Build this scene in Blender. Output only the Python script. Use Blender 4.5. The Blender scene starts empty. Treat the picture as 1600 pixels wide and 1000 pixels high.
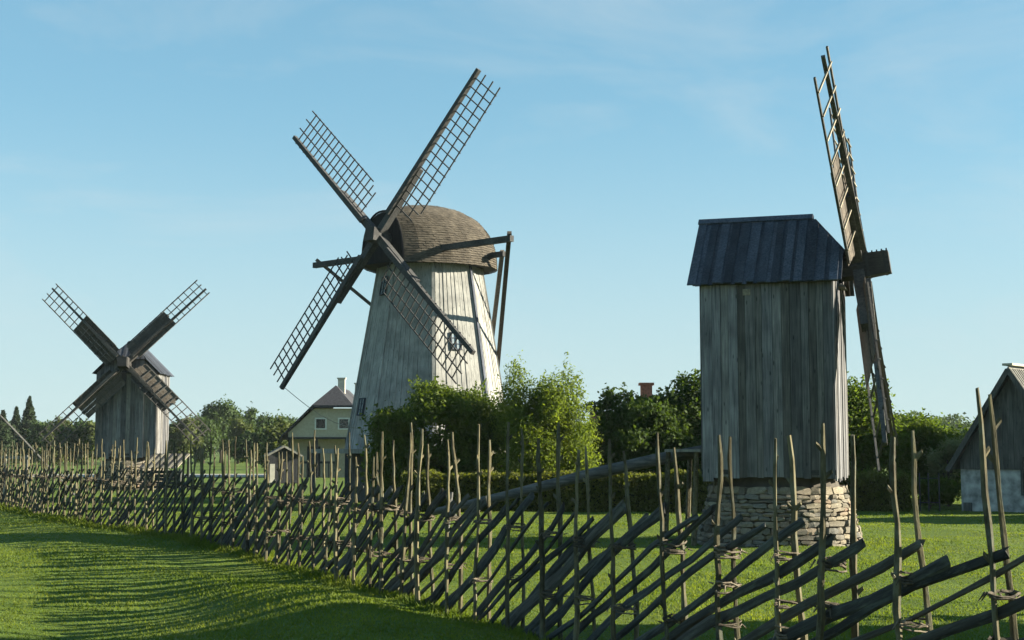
import bpy, math, random
import numpy as np
from mathutils import Vector, Matrix

R = math.radians
rnd = random.Random(7)
scene = bpy.context.scene
COL = scene.collection

# ------------------------------------------------------------------ camera
cam_d = bpy.data.cameras.new('camera')
cam = bpy.data.objects.new('camera', cam_d)
COL.objects.link(cam)
cam.location = (0, 0, 2.0)
cam.rotation_euler = (R(90 + 5.19), 0, 0)
cam_d.sensor_fit = 'HORIZONTAL'
cam_d.sensor_width = 36.0
cam_d.lens = 49.5
cam_d.clip_start = 0.1
cam_d.clip_end = 6000
scene.camera = cam

# ------------------------------------------------------------------ light
SUN_AZ, SUN_EL = 91.5, 17.5     # azimuth: 0 = from behind the camera, 90 = from the right
sv = Vector((math.sin(R(SUN_AZ)) * math.cos(R(SUN_EL)), -math.cos(R(SUN_AZ)) * math.cos(R(SUN_EL)), math.sin(R(SUN_EL))))
sun_d = bpy.data.lights.new('sun', 'SUN')
sun_d.energy = 5.0
sun_d.angle = R(0.55)
sun_d.color = (1.0, 0.91, 0.72)
sun = bpy.data.objects.new('sun', sun_d)
COL.objects.link(sun)
sun.rotation_euler = sv.to_track_quat('Z', 'Y').to_euler()

world = bpy.data.worlds.new('World')
scene.world = world
world.use_nodes = True
wn = world.node_tree.nodes
wl = world.node_tree.links
wn.clear()
w_out = wn.new('ShaderNodeOutputWorld')
w_bg = wn.new('ShaderNodeBackground')
w_sky = wn.new('ShaderNodeTexSky')
w_sky.sky_type = 'NISHITA'
w_sky.sun_disc = False
w_sky.sun_elevation = R(SUN_EL)
w_sky.sun_rotation = math.atan2(sv.x, sv.y)
w_sky.air_density = 1.0
w_sky.dust_density = 0.0
w_sky.ozone_density = 3.3
w_bg.inputs['Strength'].default_value = 0.066
# thin high cloud, as faint wisps over the sky texture
tc = wn.new('ShaderNodeTexCoord')
mp = wn.new('ShaderNodeMapping')
mp.inputs['Scale'].default_value = (2.2, 2.2, 7.0)
mp.inputs['Rotation'].default_value = (0.0, 0.25, 0.4)
nz = wn.new('ShaderNodeTexNoise')
nz.inputs['Scale'].default_value = 2.1
nz.inputs['Detail'].default_value = 7.0
nz.inputs['Roughness'].default_value = 0.58
nz.inputs['Distortion'].default_value = 0.5
cr = wn.new('ShaderNodeValToRGB')
cr.color_ramp.elements[0].position = 0.50
cr.color_ramp.elements[0].color = (0, 0, 0, 1)
cr.color_ramp.elements[1].position = 0.86
cr.color_ramp.elements[1].color = (0.42, 0.42, 0.42, 1)
mx = wn.new('ShaderNodeMix')
mx.data_type = 'RGBA'
mx.inputs['B'].default_value = (2.7, 3.05, 3.15, 1)
wl.new(tc.outputs['Generated'], mp.inputs['Vector'])
wl.new(mp.outputs['Vector'], nz.inputs['Vector'])
wl.new(nz.outputs['Fac'], cr.inputs['Fac'])
wl.new(cr.outputs['Color'], mx.inputs['Factor'])
gm_n = wn.new('ShaderNodeGamma')          # the camera's soft shoulder over the whole sky
gm_n.inputs['Gamma'].default_value = 0.5
tn = wn.new('ShaderNodeMix'); tn.data_type = 'RGBA'; tn.blend_type = 'MULTIPLY'
tn.inputs['Factor'].default_value = 1.0
tn.inputs['B'].default_value = (0.91, 1.38, 1.47, 1)
wl.new(w_sky.outputs['Color'], gm_n.inputs['Color'])
wl.new(gm_n.outputs['Color'], tn.inputs['A'])
wl.new(tn.outputs['Result'], mx.inputs['A'])
# pale haze low over the horizon, the same all round
sp = wn.new('ShaderNodeSeparateXYZ')
wl.new(tc.outputs['Generated'], sp.inputs['Vector'])
hr = wn.new('ShaderNodeValToRGB')
hr.color_ramp.interpolation = 'EASE'
hr.color_ramp.elements[0].position = 0.0
hr.color_ramp.elements[0].color = (0.75, 0.75, 0.75, 1)
hr.color_ramp.elements[1].position = 0.26
hr.color_ramp.elements[1].color = (0, 0, 0, 1)
wl.new(sp.outputs['Z'], hr.inputs['Fac'])
hm = wn.new('ShaderNodeMix'); hm.data_type = 'RGBA'
hm.inputs['B'].default_value = (2.42, 2.98, 3.12, 1)
wl.new(hr.outputs['Color'], hm.inputs['Factor'])
wl.new(mx.outputs['Result'], hm.inputs['A'])
wl.new(hm.outputs['Result'], w_bg.inputs['Color'])
wl.new(w_bg.outputs['Background'], w_out.inputs['Surface'])

vs = scene.view_settings
vs.view_transform = 'Standard'
vs.look = 'None'
vs.exposure = 1.95
vs.gamma = 1.0
vs.use_curve_mapping = False
scene.cycles.max_bounces = 6
scene.cycles.transparent_max_bounces = 6

# ------------------------------------------------------------------ materials
def new_mat(name):
    m = bpy.data.materials.new(name)
    m.use_nodes = True
    nt = m.node_tree
    b = nt.nodes['Principled BSDF']
    b.inputs['Roughness'].default_value = 0.85
    b.inputs['Specular IOR Level'].default_value = 0.2
    return m, nt, b

def ramp(nt, stops):
    r = nt.nodes.new('ShaderNodeValToRGB')
    e = r.color_ramp.elements
    while len(e) < len(stops):
        e.new(0.5)
    for el, (p, c) in zip(e, stops):
        el.position = p
        el.color = (c[0], c[1], c[2], 1)
    return r

def wood(name, dark, light, scale=(30, 30, 2.0), vary=0.45, knots=0.5, bump=0.35, tint=None, rough=0.85, lichen=0.0):
    m, nt, b = new_mat(name)
    N, L = nt.nodes, nt.links
    t = N.new('ShaderNodeTexCoord')
    oi = N.new('ShaderNodeObjectInfo')
    mul = N.new('ShaderNodeVectorMath'); mul.operation = 'SCALE'
    comb = N.new('ShaderNodeCombineXYZ')
    for k in ('X', 'Y', 'Z'):
        L.new(oi.outputs['Random'], comb.inputs[k])
    L.new(comb.outputs['Vector'], mul.inputs[0]); mul.inputs['Scale'].default_value = 37.0
    add = N.new('ShaderNodeVectorMath'); add.operation = 'ADD'
    L.new(t.outputs['Object'], add.inputs[0]); L.new(mul.outputs['Vector'], add.inputs[1])
    mp = N.new('ShaderNodeMapping'); mp.inputs['Scale'].default_value = scale
    L.new(add.outputs['Vector'], mp.inputs['Vector'])
    n1 = N.new('ShaderNodeTexNoise'); n1.inputs['Scale'].default_value = 1.0; n1.inputs['Detail'].default_value = 6; n1.inputs['Roughness'].default_value = 0.65
    L.new(mp.outputs['Vector'], n1.inputs['Vector'])
    r = ramp(nt, [(0.28, dark), (0.5, [(a + c) / 2 for a, c in zip(dark, light)]), (0.72, light)])
    L.new(n1.outputs['Fac'], r.inputs['Fac'])
    # broad weather stains
    n2 = N.new('ShaderNodeTexNoise'); n2.inputs['Scale'].default_value = 1.6; n2.inputs['Detail'].default_value = 4
    L.new(add.outputs['Vector'], n2.inputs['Vector'])
    r2 = ramp(nt, [(0.3, (0.62, 0.62, 0.63)), (0.62, (1, 1, 1))])
    L.new(n2.outputs['Fac'], r2.inputs['Fac'])
    m1 = N.new('ShaderNodeMix'); m1.data_type = 'RGBA'; m1.blend_type = 'MULTIPLY'; m1.inputs['Factor'].default_value = 1
    L.new(r.outputs['Color'], m1.inputs['A']); L.new(r2.outputs['Color'], m1.inputs['B'])
    # knots
    mp2 = N.new('ShaderNodeMapping'); sx = [min(9.0, s) if s > 5 else 2.6 for s in scale]
    mp2.inputs['Scale'].default_value = sx
    L.new(add.outputs['Vector'], mp2.inputs['Vector'])
    v = N.new('ShaderNodeTexVoronoi'); v.inputs['Scale'].default_value = 1.0
    L.new(mp2.outputs['Vector'], v.inputs['Vector'])
    r3 = ramp(nt, [(0.07, (1 - knots,) * 3), (0.17, (1, 1, 1))])
    L.new(v.outputs['Distance'], r3.inputs['Fac'])
    m2 = N.new('ShaderNodeMix'); m2.data_type = 'RGBA'; m2.blend_type = 'MULTIPLY'; m2.inputs['Factor'].default_value = 1
    L.new(m1.outputs['Result'], m2.inputs['A']); L.new(r3.outputs['Color'], m2.inputs['B'])
    # per piece brightness
    mr = N.new('ShaderNodeMapRange'); mr.inputs['To Min'].default_value = 1 - vary; mr.inputs['To Max'].default_value = 1 + vary * 0.75
    L.new(oi.outputs['Random'], mr.inputs['Value'])
    m3 = N.new('ShaderNodeVectorMath'); m3.operation = 'SCALE'
    L.new(m2.outputs['Result'], m3.inputs[0]); L.new(mr.outputs['Result'], m3.inputs['Scale'])
    out = m3.outputs['Vector']
    if tint:
        # a second hue on some pieces
        wn_ = N.new('ShaderNodeMath'); wn_.operation = 'FRACT'
        mm = N.new('ShaderNodeMath'); mm.operation = 'MULTIPLY'; mm.inputs[1].default_value = 7.31
        L.new(oi.outputs['Random'], mm.inputs[0]); L.new(mm.outputs[0], wn_.inputs[0])
        m4 = N.new('ShaderNodeMix'); m4.data_type = 'RGBA'; m4.blend_type = 'MULTIPLY'
        L.new(wn_.outputs[0], m4.inputs['Factor']); L.new(out, m4.inputs['A']); m4.inputs['B'].default_value = (*tint, 1)
        out = m4.outputs['Result']
    if lichen:
        n5 = N.new('ShaderNodeTexNoise'); n5.inputs['Scale'].default_value = 1.0; n5.inputs['Detail'].default_value = 5; n5.inputs['Roughness'].default_value = 0.7
        mp5 = N.new('ShaderNodeMapping'); mp5.inputs['Scale'].default_value = [min(13.0, q * 2.2) for q in scale]
        L.new(add.outputs['Vector'], mp5.inputs['Vector']); L.new(mp5.outputs['Vector'], n5.inputs['Vector'])
        r5 = ramp(nt, [(0.50, (0, 0, 0)), (0.66, (lichen,) * 3)])
        L.new(n5.outputs['Fac'], r5.inputs['Fac'])
        m5 = N.new('ShaderNodeMix'); m5.data_type = 'RGBA'; m5.inputs['B'].default_value = (0.15, 0.165, 0.125, 1)
        L.new(r5.outputs['Color'], m5.inputs['Factor']); L.new(out, m5.inputs['A'])
        out = m5.outputs['Result']
    L.new(out, b.inputs['Base Color'])
    bp = N.new('ShaderNodeBump'); bp.inputs['Strength'].default_value = bump; bp.inputs['Distance'].default_value = 0.012
    L.new(n1.outputs['Fac'], bp.inputs['Height']); L.new(bp.outputs['Normal'], b.inputs['Normal'])
    b.inputs['Roughness'].default_value = rough
    return m

def plain(name, c, vary=0.25, scale=4.0, bump=0.3, rough=0.85, c2=None, objrand=0.0):
    m, nt, b = new_mat(name)
    N, L = nt.nodes, nt.links
    t = N.new('ShaderNodeTexCoord')
    n = N.new('ShaderNodeTexNoise'); n.inputs['Scale'].default_value = scale; n.inputs['Detail'].default_value = 6
    L.new(t.outputs['Object'], n.inputs['Vector'])
    lo = [x * (1 - vary) for x in c]
    hi = list(c2) if c2 else [x * (1 + vary) for x in c]
    r = ramp(nt, [(0.32, lo), (0.68, hi)])
    L.new(n.outputs['Fac'], r.inputs['Fac'])
    out = r.outputs['Color']
    if objrand:
        oi = N.new('ShaderNodeObjectInfo')
        mr = N.new('ShaderNodeMapRange'); mr.inputs['To Min'].default_value = 1 - objrand; mr.inputs['To Max'].default_value = 1 + objrand
        L.new(oi.outputs['Random'], mr.inputs['Value'])
        m3 = N.new('ShaderNodeVectorMath'); m3.operation = 'SCALE'
        L.new(out, m3.inputs[0]); L.new(mr.outputs['Result'], m3.inputs['Scale'])
        out = m3.outputs['Vector']
    L.new(out, b.inputs['Base Color'])
    if bump:
        bp = N.new('ShaderNodeBump'); bp.inputs['Strength'].default_value = bump; bp.inputs['Distance'].default_value = 0.02
        L.new(n.outputs['Fac'], bp.inputs['Height']); L.new(bp.outputs['Normal'], b.inputs['Normal'])
    b.inputs['Roughness'].default_value = rough
    return m

def stone_mat(name):
    m, nt, b = new_mat(name)
    N, L = nt.nodes, nt.links
    t = N.new('ShaderNodeTexCoord'); oi = N.new('ShaderNodeObjectInfo')
    r = ramp(nt, [(0.0, (0.10, 0.092, 0.075)), (0.22, (0.19, 0.165, 0.125)), (0.45, (0.26, 0.225, 0.165)), (0.62, (0.14, 0.135, 0.12)), (0.8, (0.27, 0.225, 0.165)), (0.93, (0.22, 0.155, 0.115)), (1.0, (0.34, 0.315, 0.24))])
    L.new(oi.outputs['Random'], r.inputs['Fac'])
    n = N.new('ShaderNodeTexNoise'); n.inputs['Scale'].default_value = 9; n.inputs['Detail'].default_value = 8; n.inputs['Roughness'].default_value = 0.7
    L.new(t.outputs['Object'], n.inputs['Vector'])
    r2 = ramp(nt, [(0.3, (0.55, 0.55, 0.55)), (0.7, (1.2, 1.2, 1.18))])
    L.new(n.outputs['Fac'], r2.inputs['Fac'])
    mx = N.new('ShaderNodeMix'); mx.data_type = 'RGBA'; mx.blend_type = 'MULTIPLY'; mx.inputs['Factor'].default_value = 1
    L.new(r.outputs['Color'], mx.inputs['A']); L.new(r2.outputs['Color'], mx.inputs['B'])
    L.new(mx.outputs['Result'], b.inputs['Base Color'])
    bp = N.new('ShaderNodeBump'); bp.inputs['Strength'].default_value = 0.5; bp.inputs['Distance'].default_value = 0.03
    L.new(n.outputs['Fac'], bp.inputs['Height']); L.new(bp.outputs['Normal'], b.inputs['Normal'])
    return m

def leaf_mat(name, c1, c2, trans=0.4, nscale=1.2, tcol=None, patch=False):
    """Leaves: colour varies leaf by leaf (noise over the crown) with light coming through."""
    m = bpy.data.materials.new(name); m.use_nodes = True
    nt = m.node_tree; N, L = nt.nodes, nt.links
    b = N['Principled BSDF']; out = N['Material Output']
    b.inputs['Roughness'].default_value = 0.65; b.inputs['Specular IOR Level'].default_value = 0.12
    t = N.new('ShaderNodeTexCoord')
    n = N.new('ShaderNodeTexNoise'); n.inputs['Scale'].default_value = nscale; n.inputs['Detail'].default_value = 8; n.inputs['Roughness'].default_value = 0.75
    L.new(t.outputs['Object'], n.inputs['Vector'])
    r = ramp(nt, [(0.33, c1), (0.67, c2)])
    L.new(n.outputs['Fac'], r.inputs['Fac'])
    col = r.outputs['Color']
    if patch:                                                # drier, straw-coloured and lusher patches over metres
        n2 = N.new('ShaderNodeTexNoise'); n2.inputs['Scale'].default_value = 0.33; n2.inputs['Detail'].default_value = 6; n2.inputs['Roughness'].default_value = 0.7
        L.new(t.outputs['Object'], n2.inputs['Vector'])
        r2 = ramp(nt, [(0.34, (0.62, 0.74, 0.70)), (0.5, (1, 1, 1)), (0.66, (1.16, 1.06, 1.2))])
        L.new(n2.outputs['Fac'], r2.inputs['Fac'])
        m2 = N.new('ShaderNodeMix'); m2.data_type = 'RGBA'; m2.blend_type = 'MULTIPLY'; m2.inputs['Factor'].default_value = 1
        L.new(col, m2.inputs['A']); L.new(r2.outputs['Color'], m2.inputs['B'])
        col = m2.outputs['Result']
    L.new(col, b.inputs['Base Color'])
    tr = N.new('ShaderNodeBsdfTranslucent')
    g = N.new('ShaderNodeMix'); g.data_type = 'RGBA'; g.blend_type = 'MULTIPLY'; g.inputs['Factor'].default_value = 1
    L.new(col, g.inputs['A']); g.inputs['B'].default_value = (*(tcol or (1.7, 1.7, 0.6)), 1)
    L.new(g.outputs['Result'], tr.inputs['Color'])
    ms = N.new('ShaderNodeMixShader'); ms.inputs['Fac'].default_value = trans
    L.new(b.outputs['BSDF'], ms.inputs[1]); L.new(tr.outputs['BSDF'], ms.inputs[2])
    L.new(ms.outputs['Shader'], out.inputs['Surface'])
    return m

M = {}
M['plank'] = wood('weathered_plank', (0.070, 0.069, 0.071), (0.290, 0.275, 0.25), (30, 30, 1.3), vary=0.5, knots=0.65, tint=(0.84, 0.89, 1.04))
M['roof_board'] = wood('dark_roof_board', (0.024, 0.029, 0.040), (0.088, 0.099, 0.125), (26, 26, 3), vary=0.5, knots=0.2)
M['sail_wood'] = wood('sail_wood', (0.04, 0.04, 0.04), (0.125, 0.118, 0.105), (16, 16, 16), vary=0.3, knots=0.2)
M['sail_board'] = wood('sail_board', (0.05, 0.044, 0.038), (0.145, 0.122, 0.098), (14, 14, 14), vary=0.35, knots=0.3)
M['bar_pale'] = wood('pale_lath', (0.20, 0.18, 0.14), (0.42, 0.37, 0.28), (16, 16, 16), vary=0.3, knots=0.1)
M['shaft'] = wood('dark_shaft_wood', (0.025, 0.025, 0.027), (0.075, 0.07, 0.065), (6, 30, 30), vary=0.2, knots=0.2)
M['core'] = plain('dark_interior', (0.03, 0.028, 0.025), bump=0)
M['mortar'] = plain('dark_mortar', (0.07, 0.062, 0.05))
M['stone'] = stone_mat('field_stone')
M['smock'] = wood('grey_smock_boarding', (0.225, 0.228, 0.22), (0.42, 0.415, 0.385), (22, 22, 1.0), vary=0.10, knots=0.6)
M['smock_sail'] = wood('dark_sail_frame', (0.03, 0.031, 0.034), (0.085, 0.084, 0.082), (14, 14, 14), vary=0.2, knots=0.1)
M['shingle'] = wood('brown_wood_shingle', (0.036, 0.031, 0.025), (0.13, 0.11, 0.084), (5, 5, 16), vary=0.1, knots=0.15, bump=0.7)
M['cap_front'] = wood('dark_cap_gable', (0.012, 0.012, 0.014), (0.035, 0.034, 0.036), (20, 20, 2), vary=0.2)
M['trim'] = wood('trim_board', (0.12, 0.12, 0.11), (0.34, 0.33, 0.29), (24, 24, 2), vary=0.2, knots=0.2)
M['lath'] = wood('split_fence_lath', (0.018, 0.016, 0.013), (0.088, 0.082, 0.070), (5.5, 26, 26), vary=0.5, knots=0.4, tint=(0.78, 0.92, 1.12), bump=0.8, lichen=0.35)
M['post'] = wood('fence_post_bark', (0.022, 0.019, 0.012), (0.18, 0.155, 0.085), (18, 18, 9), vary=0.45, knots=0.5, bump=0.9, lichen=0.5)
M['bind'] = wood('twisted_withy', (0.04, 0.032, 0.024), (0.20, 0.165, 0.12), (25, 25, 25), vary=0.5, knots=0.1)
M['log'] = wood('grey_log', (0.04, 0.04, 0.039), (0.15, 0.147, 0.135), (2, 20, 20), vary=0.2, knots=0.3)
M['glass'] = plain('dark_glass', (0.015, 0.018, 0.02), bump=0, rough=0.12)
M['glass'].node_tree.nodes['Principled BSDF'].inputs['Specular IOR Level'].default_value = 0.6
M['pane'] = plain('sky_pane', (0.22, 0.26, 0.28), bump=0, rough=0.08)
M['pane'].node_tree.nodes['Principled BSDF'].inputs['Specular IOR Level'].default_value = 0.8
M['white'] = plain('white_paint', (0.55, 0.55, 0.52), vary=0.1)
M['render'] = plain('beige_render', (0.36, 0.325, 0.255), vary=0.1, scale=6)
M['lime'] = plain('whitewashed_stone', (0.25, 0.26, 0.25), vary=0.45, scale=3.2, c2=(0.44, 0.45, 0.43), bump=0.9)
M['barn_wood'] = wood('barn_plank', (0.05, 0.053, 0.052), (0.145, 0.145, 0.13), (26, 26, 1.6), vary=0.3)
M['slate'] = plain('dark_slate_roof', (0.04, 0.04, 0.046), vary=0.25, scale=8)
M['slate_pale'] = plain('grey_sheet_roof', (0.17, 0.165, 0.15), vary=0.3, scale=5)
M['ridge_pale'] = plain('pale_ridge_cap', (0.36, 0.34, 0.27), vary=0.15)
M['red_roof'] = plain('brown_tile_roof', (0.06, 0.036, 0.028), vary=0.35, scale=5, objrand=0.15)
M['red_wall'] = wood('dark_red_board', (0.03, 0.018, 0.014), (0.075, 0.04, 0.03), (20, 20, 2), vary=0.2)
M['brick'] = plain('chimney_brick', (0.30, 0.12, 0.075), vary=0.3, scale=14)
M['chim'] = plain('pale_chimney', (0.42, 0.40, 0.34), vary=0.15)
M['shed'] = wood('dark_shed_board', (0.022, 0.024, 0.028), (0.055, 0.057, 0.062), (20, 20, 2), vary=0.2)
M['iron'] = plain('dark_iron', (0.04, 0.04, 0.042), bump=0, rough=0.6)
M['rope'] = plain('grey_rope', (0.22, 0.20, 0.16), bump=0)
M['bark'] = plain('tree_bark', (0.07, 0.055, 0.04), vary=0.4, scale=7, bump=0.8)
M['twig'] = plain('hedge_twigs', (0.022, 0.026, 0.010), vary=0.3, scale=10, bump=0.6)
M['leaf_apple'] = leaf_mat('apple_leaf', (0.028, 0.050, 0.011), (0.11, 0.148, 0.026), 0.42)
M['leaf_willow'] = leaf_mat('willow_leaf', (0.07, 0.105, 0.018), (0.155, 0.195, 0.04), 0.52)
M['leaf_dark'] = leaf_mat('shade_tree_leaf', (0.024, 0.046, 0.012), (0.065, 0.10, 0.022), 0.38)
M['leaf_bush'] = leaf_mat('bush_leaf', (0.045, 0.078, 0.014), (0.11, 0.15, 0.028), 0.45)
M['leaf_pale'] = leaf_mat('pale_bush_leaf', (0.12, 0.145, 0.07), (0.24, 0.25, 0.14), 0.35)
M['leaf_hedge'] = leaf_mat('hedge_leaf', (0.045, 0.058, 0.014), (0.13, 0.14, 0.036), 0.45, 3)
M['leaf_far'] = leaf_mat('far_leaf', (0.03, 0.052, 0.02), (0.065, 0.10, 0.032), 0.3, 0.35)
M['leaf_far_olive'] = leaf_mat('far_olive_leaf', (0.05, 0.066, 0.022), (0.095, 0.115, 0.034), 0.3, 0.35)
M['leaf_conifer'] = leaf_mat('conifer_needle', (0.016, 0.03, 0.014), (0.035, 0.055, 0.022), 0.12, 0.5)
M['grass'] = leaf_mat('grass_blade', (0.068, 0.104, 0.015), (0.155, 0.188, 0.032), 0.46, 0.9, (1.5, 1.5, 0.5), True)
M['gravel'] = plain('pale_gravel', (0.30, 0.28, 0.24), vary=0.2, scale=8)

def lawn_mat():
    m, nt, b = new_mat('lawn')
    N, L = nt.nodes, nt.links
    t = N.new('ShaderNodeTexCoord')
    n1 = N.new('ShaderNodeTexNoise'); n1.inputs['Scale'].default_value = 0.35; n1.inputs['Detail'].default_value = 8; n1.inputs['Roughness'].default_value = 0.65
    n2 = N.new('ShaderNodeTexNoise'); n2.inputs['Scale'].default_value = 9; n2.inputs['Detail'].default_value = 8; n2.inputs['Roughness'].default_value = 0.8
    L.new(t.outputs['Object'], n1.inputs['Vector']); L.new(t.outputs['Object'], n2.inputs['Vector'])
    r1 = ramp(nt, [(0.3, (0.055, 0.095, 0.010)), (0.55, (0.09, 0.138, 0.015)), (0.75, (0.145, 0.17, 0.03))])
    r2 = ramp(nt, [(0.3, (0.5, 0.5, 0.5)), (0.7, (1.25, 1.25, 1.2))])
    L.new(n1.outputs['Fac'], r1.inputs['Fac']); L.new(n2.outputs['Fac'], r2.inputs['Fac'])
    mx = N.new('ShaderNodeMix'); mx.data_type = 'RGBA'; mx.blend_type = 'MULTIPLY'; mx.inputs['Factor'].default_value = 1
    L.new(r1.outputs['Color'], mx.inputs['A']); L.new(r2.outputs['Color'], mx.inputs['B'])
    L.new(mx.outputs['Result'], b.inputs['Base Color'])
    bp = N.new('ShaderNodeBump'); bp.inputs['Strength'].default_value = 0.9; bp.inputs['Distance'].default_value = 0.05
    L.new(n2.outputs['Fac'], bp.inputs['Height']); L.new(bp.outputs['Normal'], b.inputs['Normal'])
    b.inputs['Roughness'].default_value = 0.95
    return m
M['lawn'] = lawn_mat()

# ------------------------------------------------------------------ helpers
def tag(o, label=None, cat=None, group=None, kind=None):
    if label: o['label'] = label
    if cat: o['category'] = cat
    if group: o['group'] = group
    if kind: o['kind'] = kind
    return o

def empty(name, loc, label, cat, rz=0.0, group=None):
    o = bpy.data.objects.new(name, None)
    COL.objects.link(o)
    o.location = loc
    o.rotation_euler = (0, 0, rz)
    o.empty_display_size = 0.3
    return tag(o, label, cat, group)

def copy_tree(o, parent=None):
    c = o.copy()
    COL.objects.link(c)
    c.parent = parent
    for ch in list(o.children):
        copy_tree(ch, c)
    return c

class MB:
    """Collects shapes and links them as ONE mesh object."""
    def __init__(self):
        self.v, self.f = [], []
    def add(self, vs, fs):
        o = len(self.v)
        self.v += [tuple(p) for p in vs]
        self.f += [tuple(i + o for i in q) for q in fs]
        return self
    def hexa(self, p):
        """p: 8 points, bottom ring 0-3 then top ring 4-7"""
        return self.add(p, [(3, 2, 1, 0), (4, 5, 6, 7), (0, 1, 5, 4), (1, 2, 6, 5), (2, 3, 7, 6), (3, 0, 4, 7)])
    def box(self, x0, x1, y0, y1, z0, z1):
        return self.hexa([(x0, y0, z0), (x1, y0, z0), (x1, y1, z0), (x0, y1, z0), (x0, y0, z1), (x1, y0, z1), (x1, y1, z1), (x0, y1, z1)])
    def beam(self, a, b, w, h, up=(0, 0, 1), w2=None, h2=None):
        """square timber from a to b; w across, h along 'up'"""
        a, b, up = Vector(a), Vector(b), Vector(up)
        d = (b - a).normalized()
        s = d.cross(up)
        if s.length < 1e-4: s = d.cross(Vector((1, 0, 0)))
        s.normalize(); u = s.cross(d).normalized()
        w2 = w if w2 is None else w2; h2 = h if h2 is None else h2
        pts = []
        for p, ww, hh in ((a, w, h), (b, w2, h2)):
            for sx, sy in ((-1, -1), (1, -1), (1, 1), (-1, 1)):
                pts.append(p + s * (sx * ww / 2) + u * (sy * hh / 2))
        return self.hexa(pts)
    def tube(self, pts, rad, n=6, cap=True, sx=1.0, sy=1.0, twist=0.0):
        pts = [Vector(p) for p in pts]
        if not hasattr(rad, '__len__'): rad = [rad] * len(pts)
        base = len(self.v)
        ref = None
        for i, p in enumerate(pts):
            d = (pts[min(i + 1, len(pts) - 1)] - pts[max(i - 1, 0)]).normalized()
            if ref is None:
                ref = d.cross(Vector((0, 0, 1)))
                if ref.length < 0.2: ref = d.cross(Vector((1, 0, 0)))
            s = (ref - d * ref.dot(d)).normalized(); ref = s
            u = d.cross(s)
            for k in range(n):
                a = 2 * math.pi * k / n + twist * i
                self.v.append(tuple(p + (s * math.cos(a) * sx + u * math.sin(a) * sy) * rad[i]))
        for i in range(len(pts) - 1):
            for k in range(n):
                q = base + i * n
                self.f.append((q + k, q + (k + 1) % n, q + n + (k + 1) % n, q + n + k))
        if cap:
            self.f.append(tuple(base + k for k in reversed(range(n))))
            q = base + (len(pts) - 1) * n
            self.f.append(tuple(q + k for k in range(n)))
        return self
    def build(self, name, mat, parent=None, smooth=False, kind=None):
        me = bpy.data.meshes.new(name)
        me.from_pydata(self.v, [], self.f)
        if smooth:
            me.polygons.foreach_set('use_smooth', [True] * len(me.polygons))
        me.materials.append(mat)
        me.update()
        o = bpy.data.objects.new(name, me)
        COL.objects.link(o)
        o.parent = parent
        if kind: o['kind'] = kind
        return o

def np_mesh(name, verts, nper, mat, parent=None, kind=None):
    """verts (N*nper,3): N separate faces of nper corners each"""
    me = bpy.data.meshes.new(name)
    nv = len(verts); nf = nv // nper
    me.vertices.add(nv); me.loops.add(nv); me.polygons.add(nf)
    me.vertices.foreach_set('co', np.asarray(verts, np.float32).ravel())
    me.loops.foreach_set('vertex_index', np.arange(nv, dtype=np.int32))
    me.polygons.foreach_set('loop_start', np.arange(0, nv, nper, dtype=np.int32))
    me.update(calc_edges=True)
    me.validate()
    me.materials.append(mat)
    o = bpy.data.objects.new(name, me)
    COL.objects.link(o)
    o.parent = parent
    if kind: o['kind'] = kind
    return o

# ------------------------------------------------------------------ ground
def ground_z(x, y):
    x = np.asarray(x, float); y = np.asarray(y, float)
    z = -0.20 * np.exp(-((x + 4.7) / 1.4) ** 2 - ((y - 15.5) / 6.5) ** 2)
    u = (x + .5) * -.9 + (y - 16.7) * -.43                  # a low swell along the near side of the fence
    z = z + 0.25 * np.exp(-((u - 1.55) / 0.95) ** 2 - ((y - 16.8) / 5.0) ** 2)
    z = z + 0.13 * np.exp(-((x + 9.5) / 3.4) ** 2 - ((y - 27.0) / 9.0) ** 2)
    near = np.exp(-(y / 70.0) ** 2 - (x / 40.0) ** 2)
    z = z + near * 0.018 * (np.sin(x * 1.7 + 0.6 * y) + np.sin(y * 1.3 - 0.8 * x + 1.0) + 0.6 * np.sin(2.9 * x + 1.9 * y))
    return z
def gz(x, y): return float(ground_z(x, y))

def axis(lo, hi, step, far):
    a = list(np.arange(lo, hi + 1e-6, step))
    s, v = step, hi
    while v < far:
        s *= 1.35; v += s; a.append(v)
    s, v = step, lo
    while v > -far:
        s *= 1.35; v -= s; a.insert(0, v)
    return np.array(a)
gx, gy = axis(-24, 24, 0.4, 2600), axis(0, 56, 0.4, 3000)
XX, YY = np.meshgrid(gx, gy)
ZZ = ground_z(XX, YY)
gv = np.stack([XX.ravel(), YY.ravel(), ZZ.ravel()], 1)
nx, ny = len(gx), len(gy)
gf = [(j * nx + i, j * nx + i + 1, (j + 1) * nx + i + 1, (j + 1) * nx + i) for j in range(ny - 1) for i in range(nx - 1)]
gm = MB(); gm.v = [tuple(p) for p in gv]; gm.f = gf
ground = gm.build('ground', M['lawn'], smooth=True, kind='structure')

pm = MB()
px = [-95, -60, -40, -24, -14, -6, 4]
for a, b in zip(px[:-1], px[1:]):
    ya, yb = 97 + 0.03 * (a + 20), 97 + 0.03 * (b + 20)
    pm.add([(a, ya, 0.03), (b, yb, 0.03), (b, yb + 11, 0.03), (a, ya + 11, 0.03)], [(0, 1, 2, 3)])
pm.build('gravel_road', M['gravel'], kind='structure')

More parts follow.
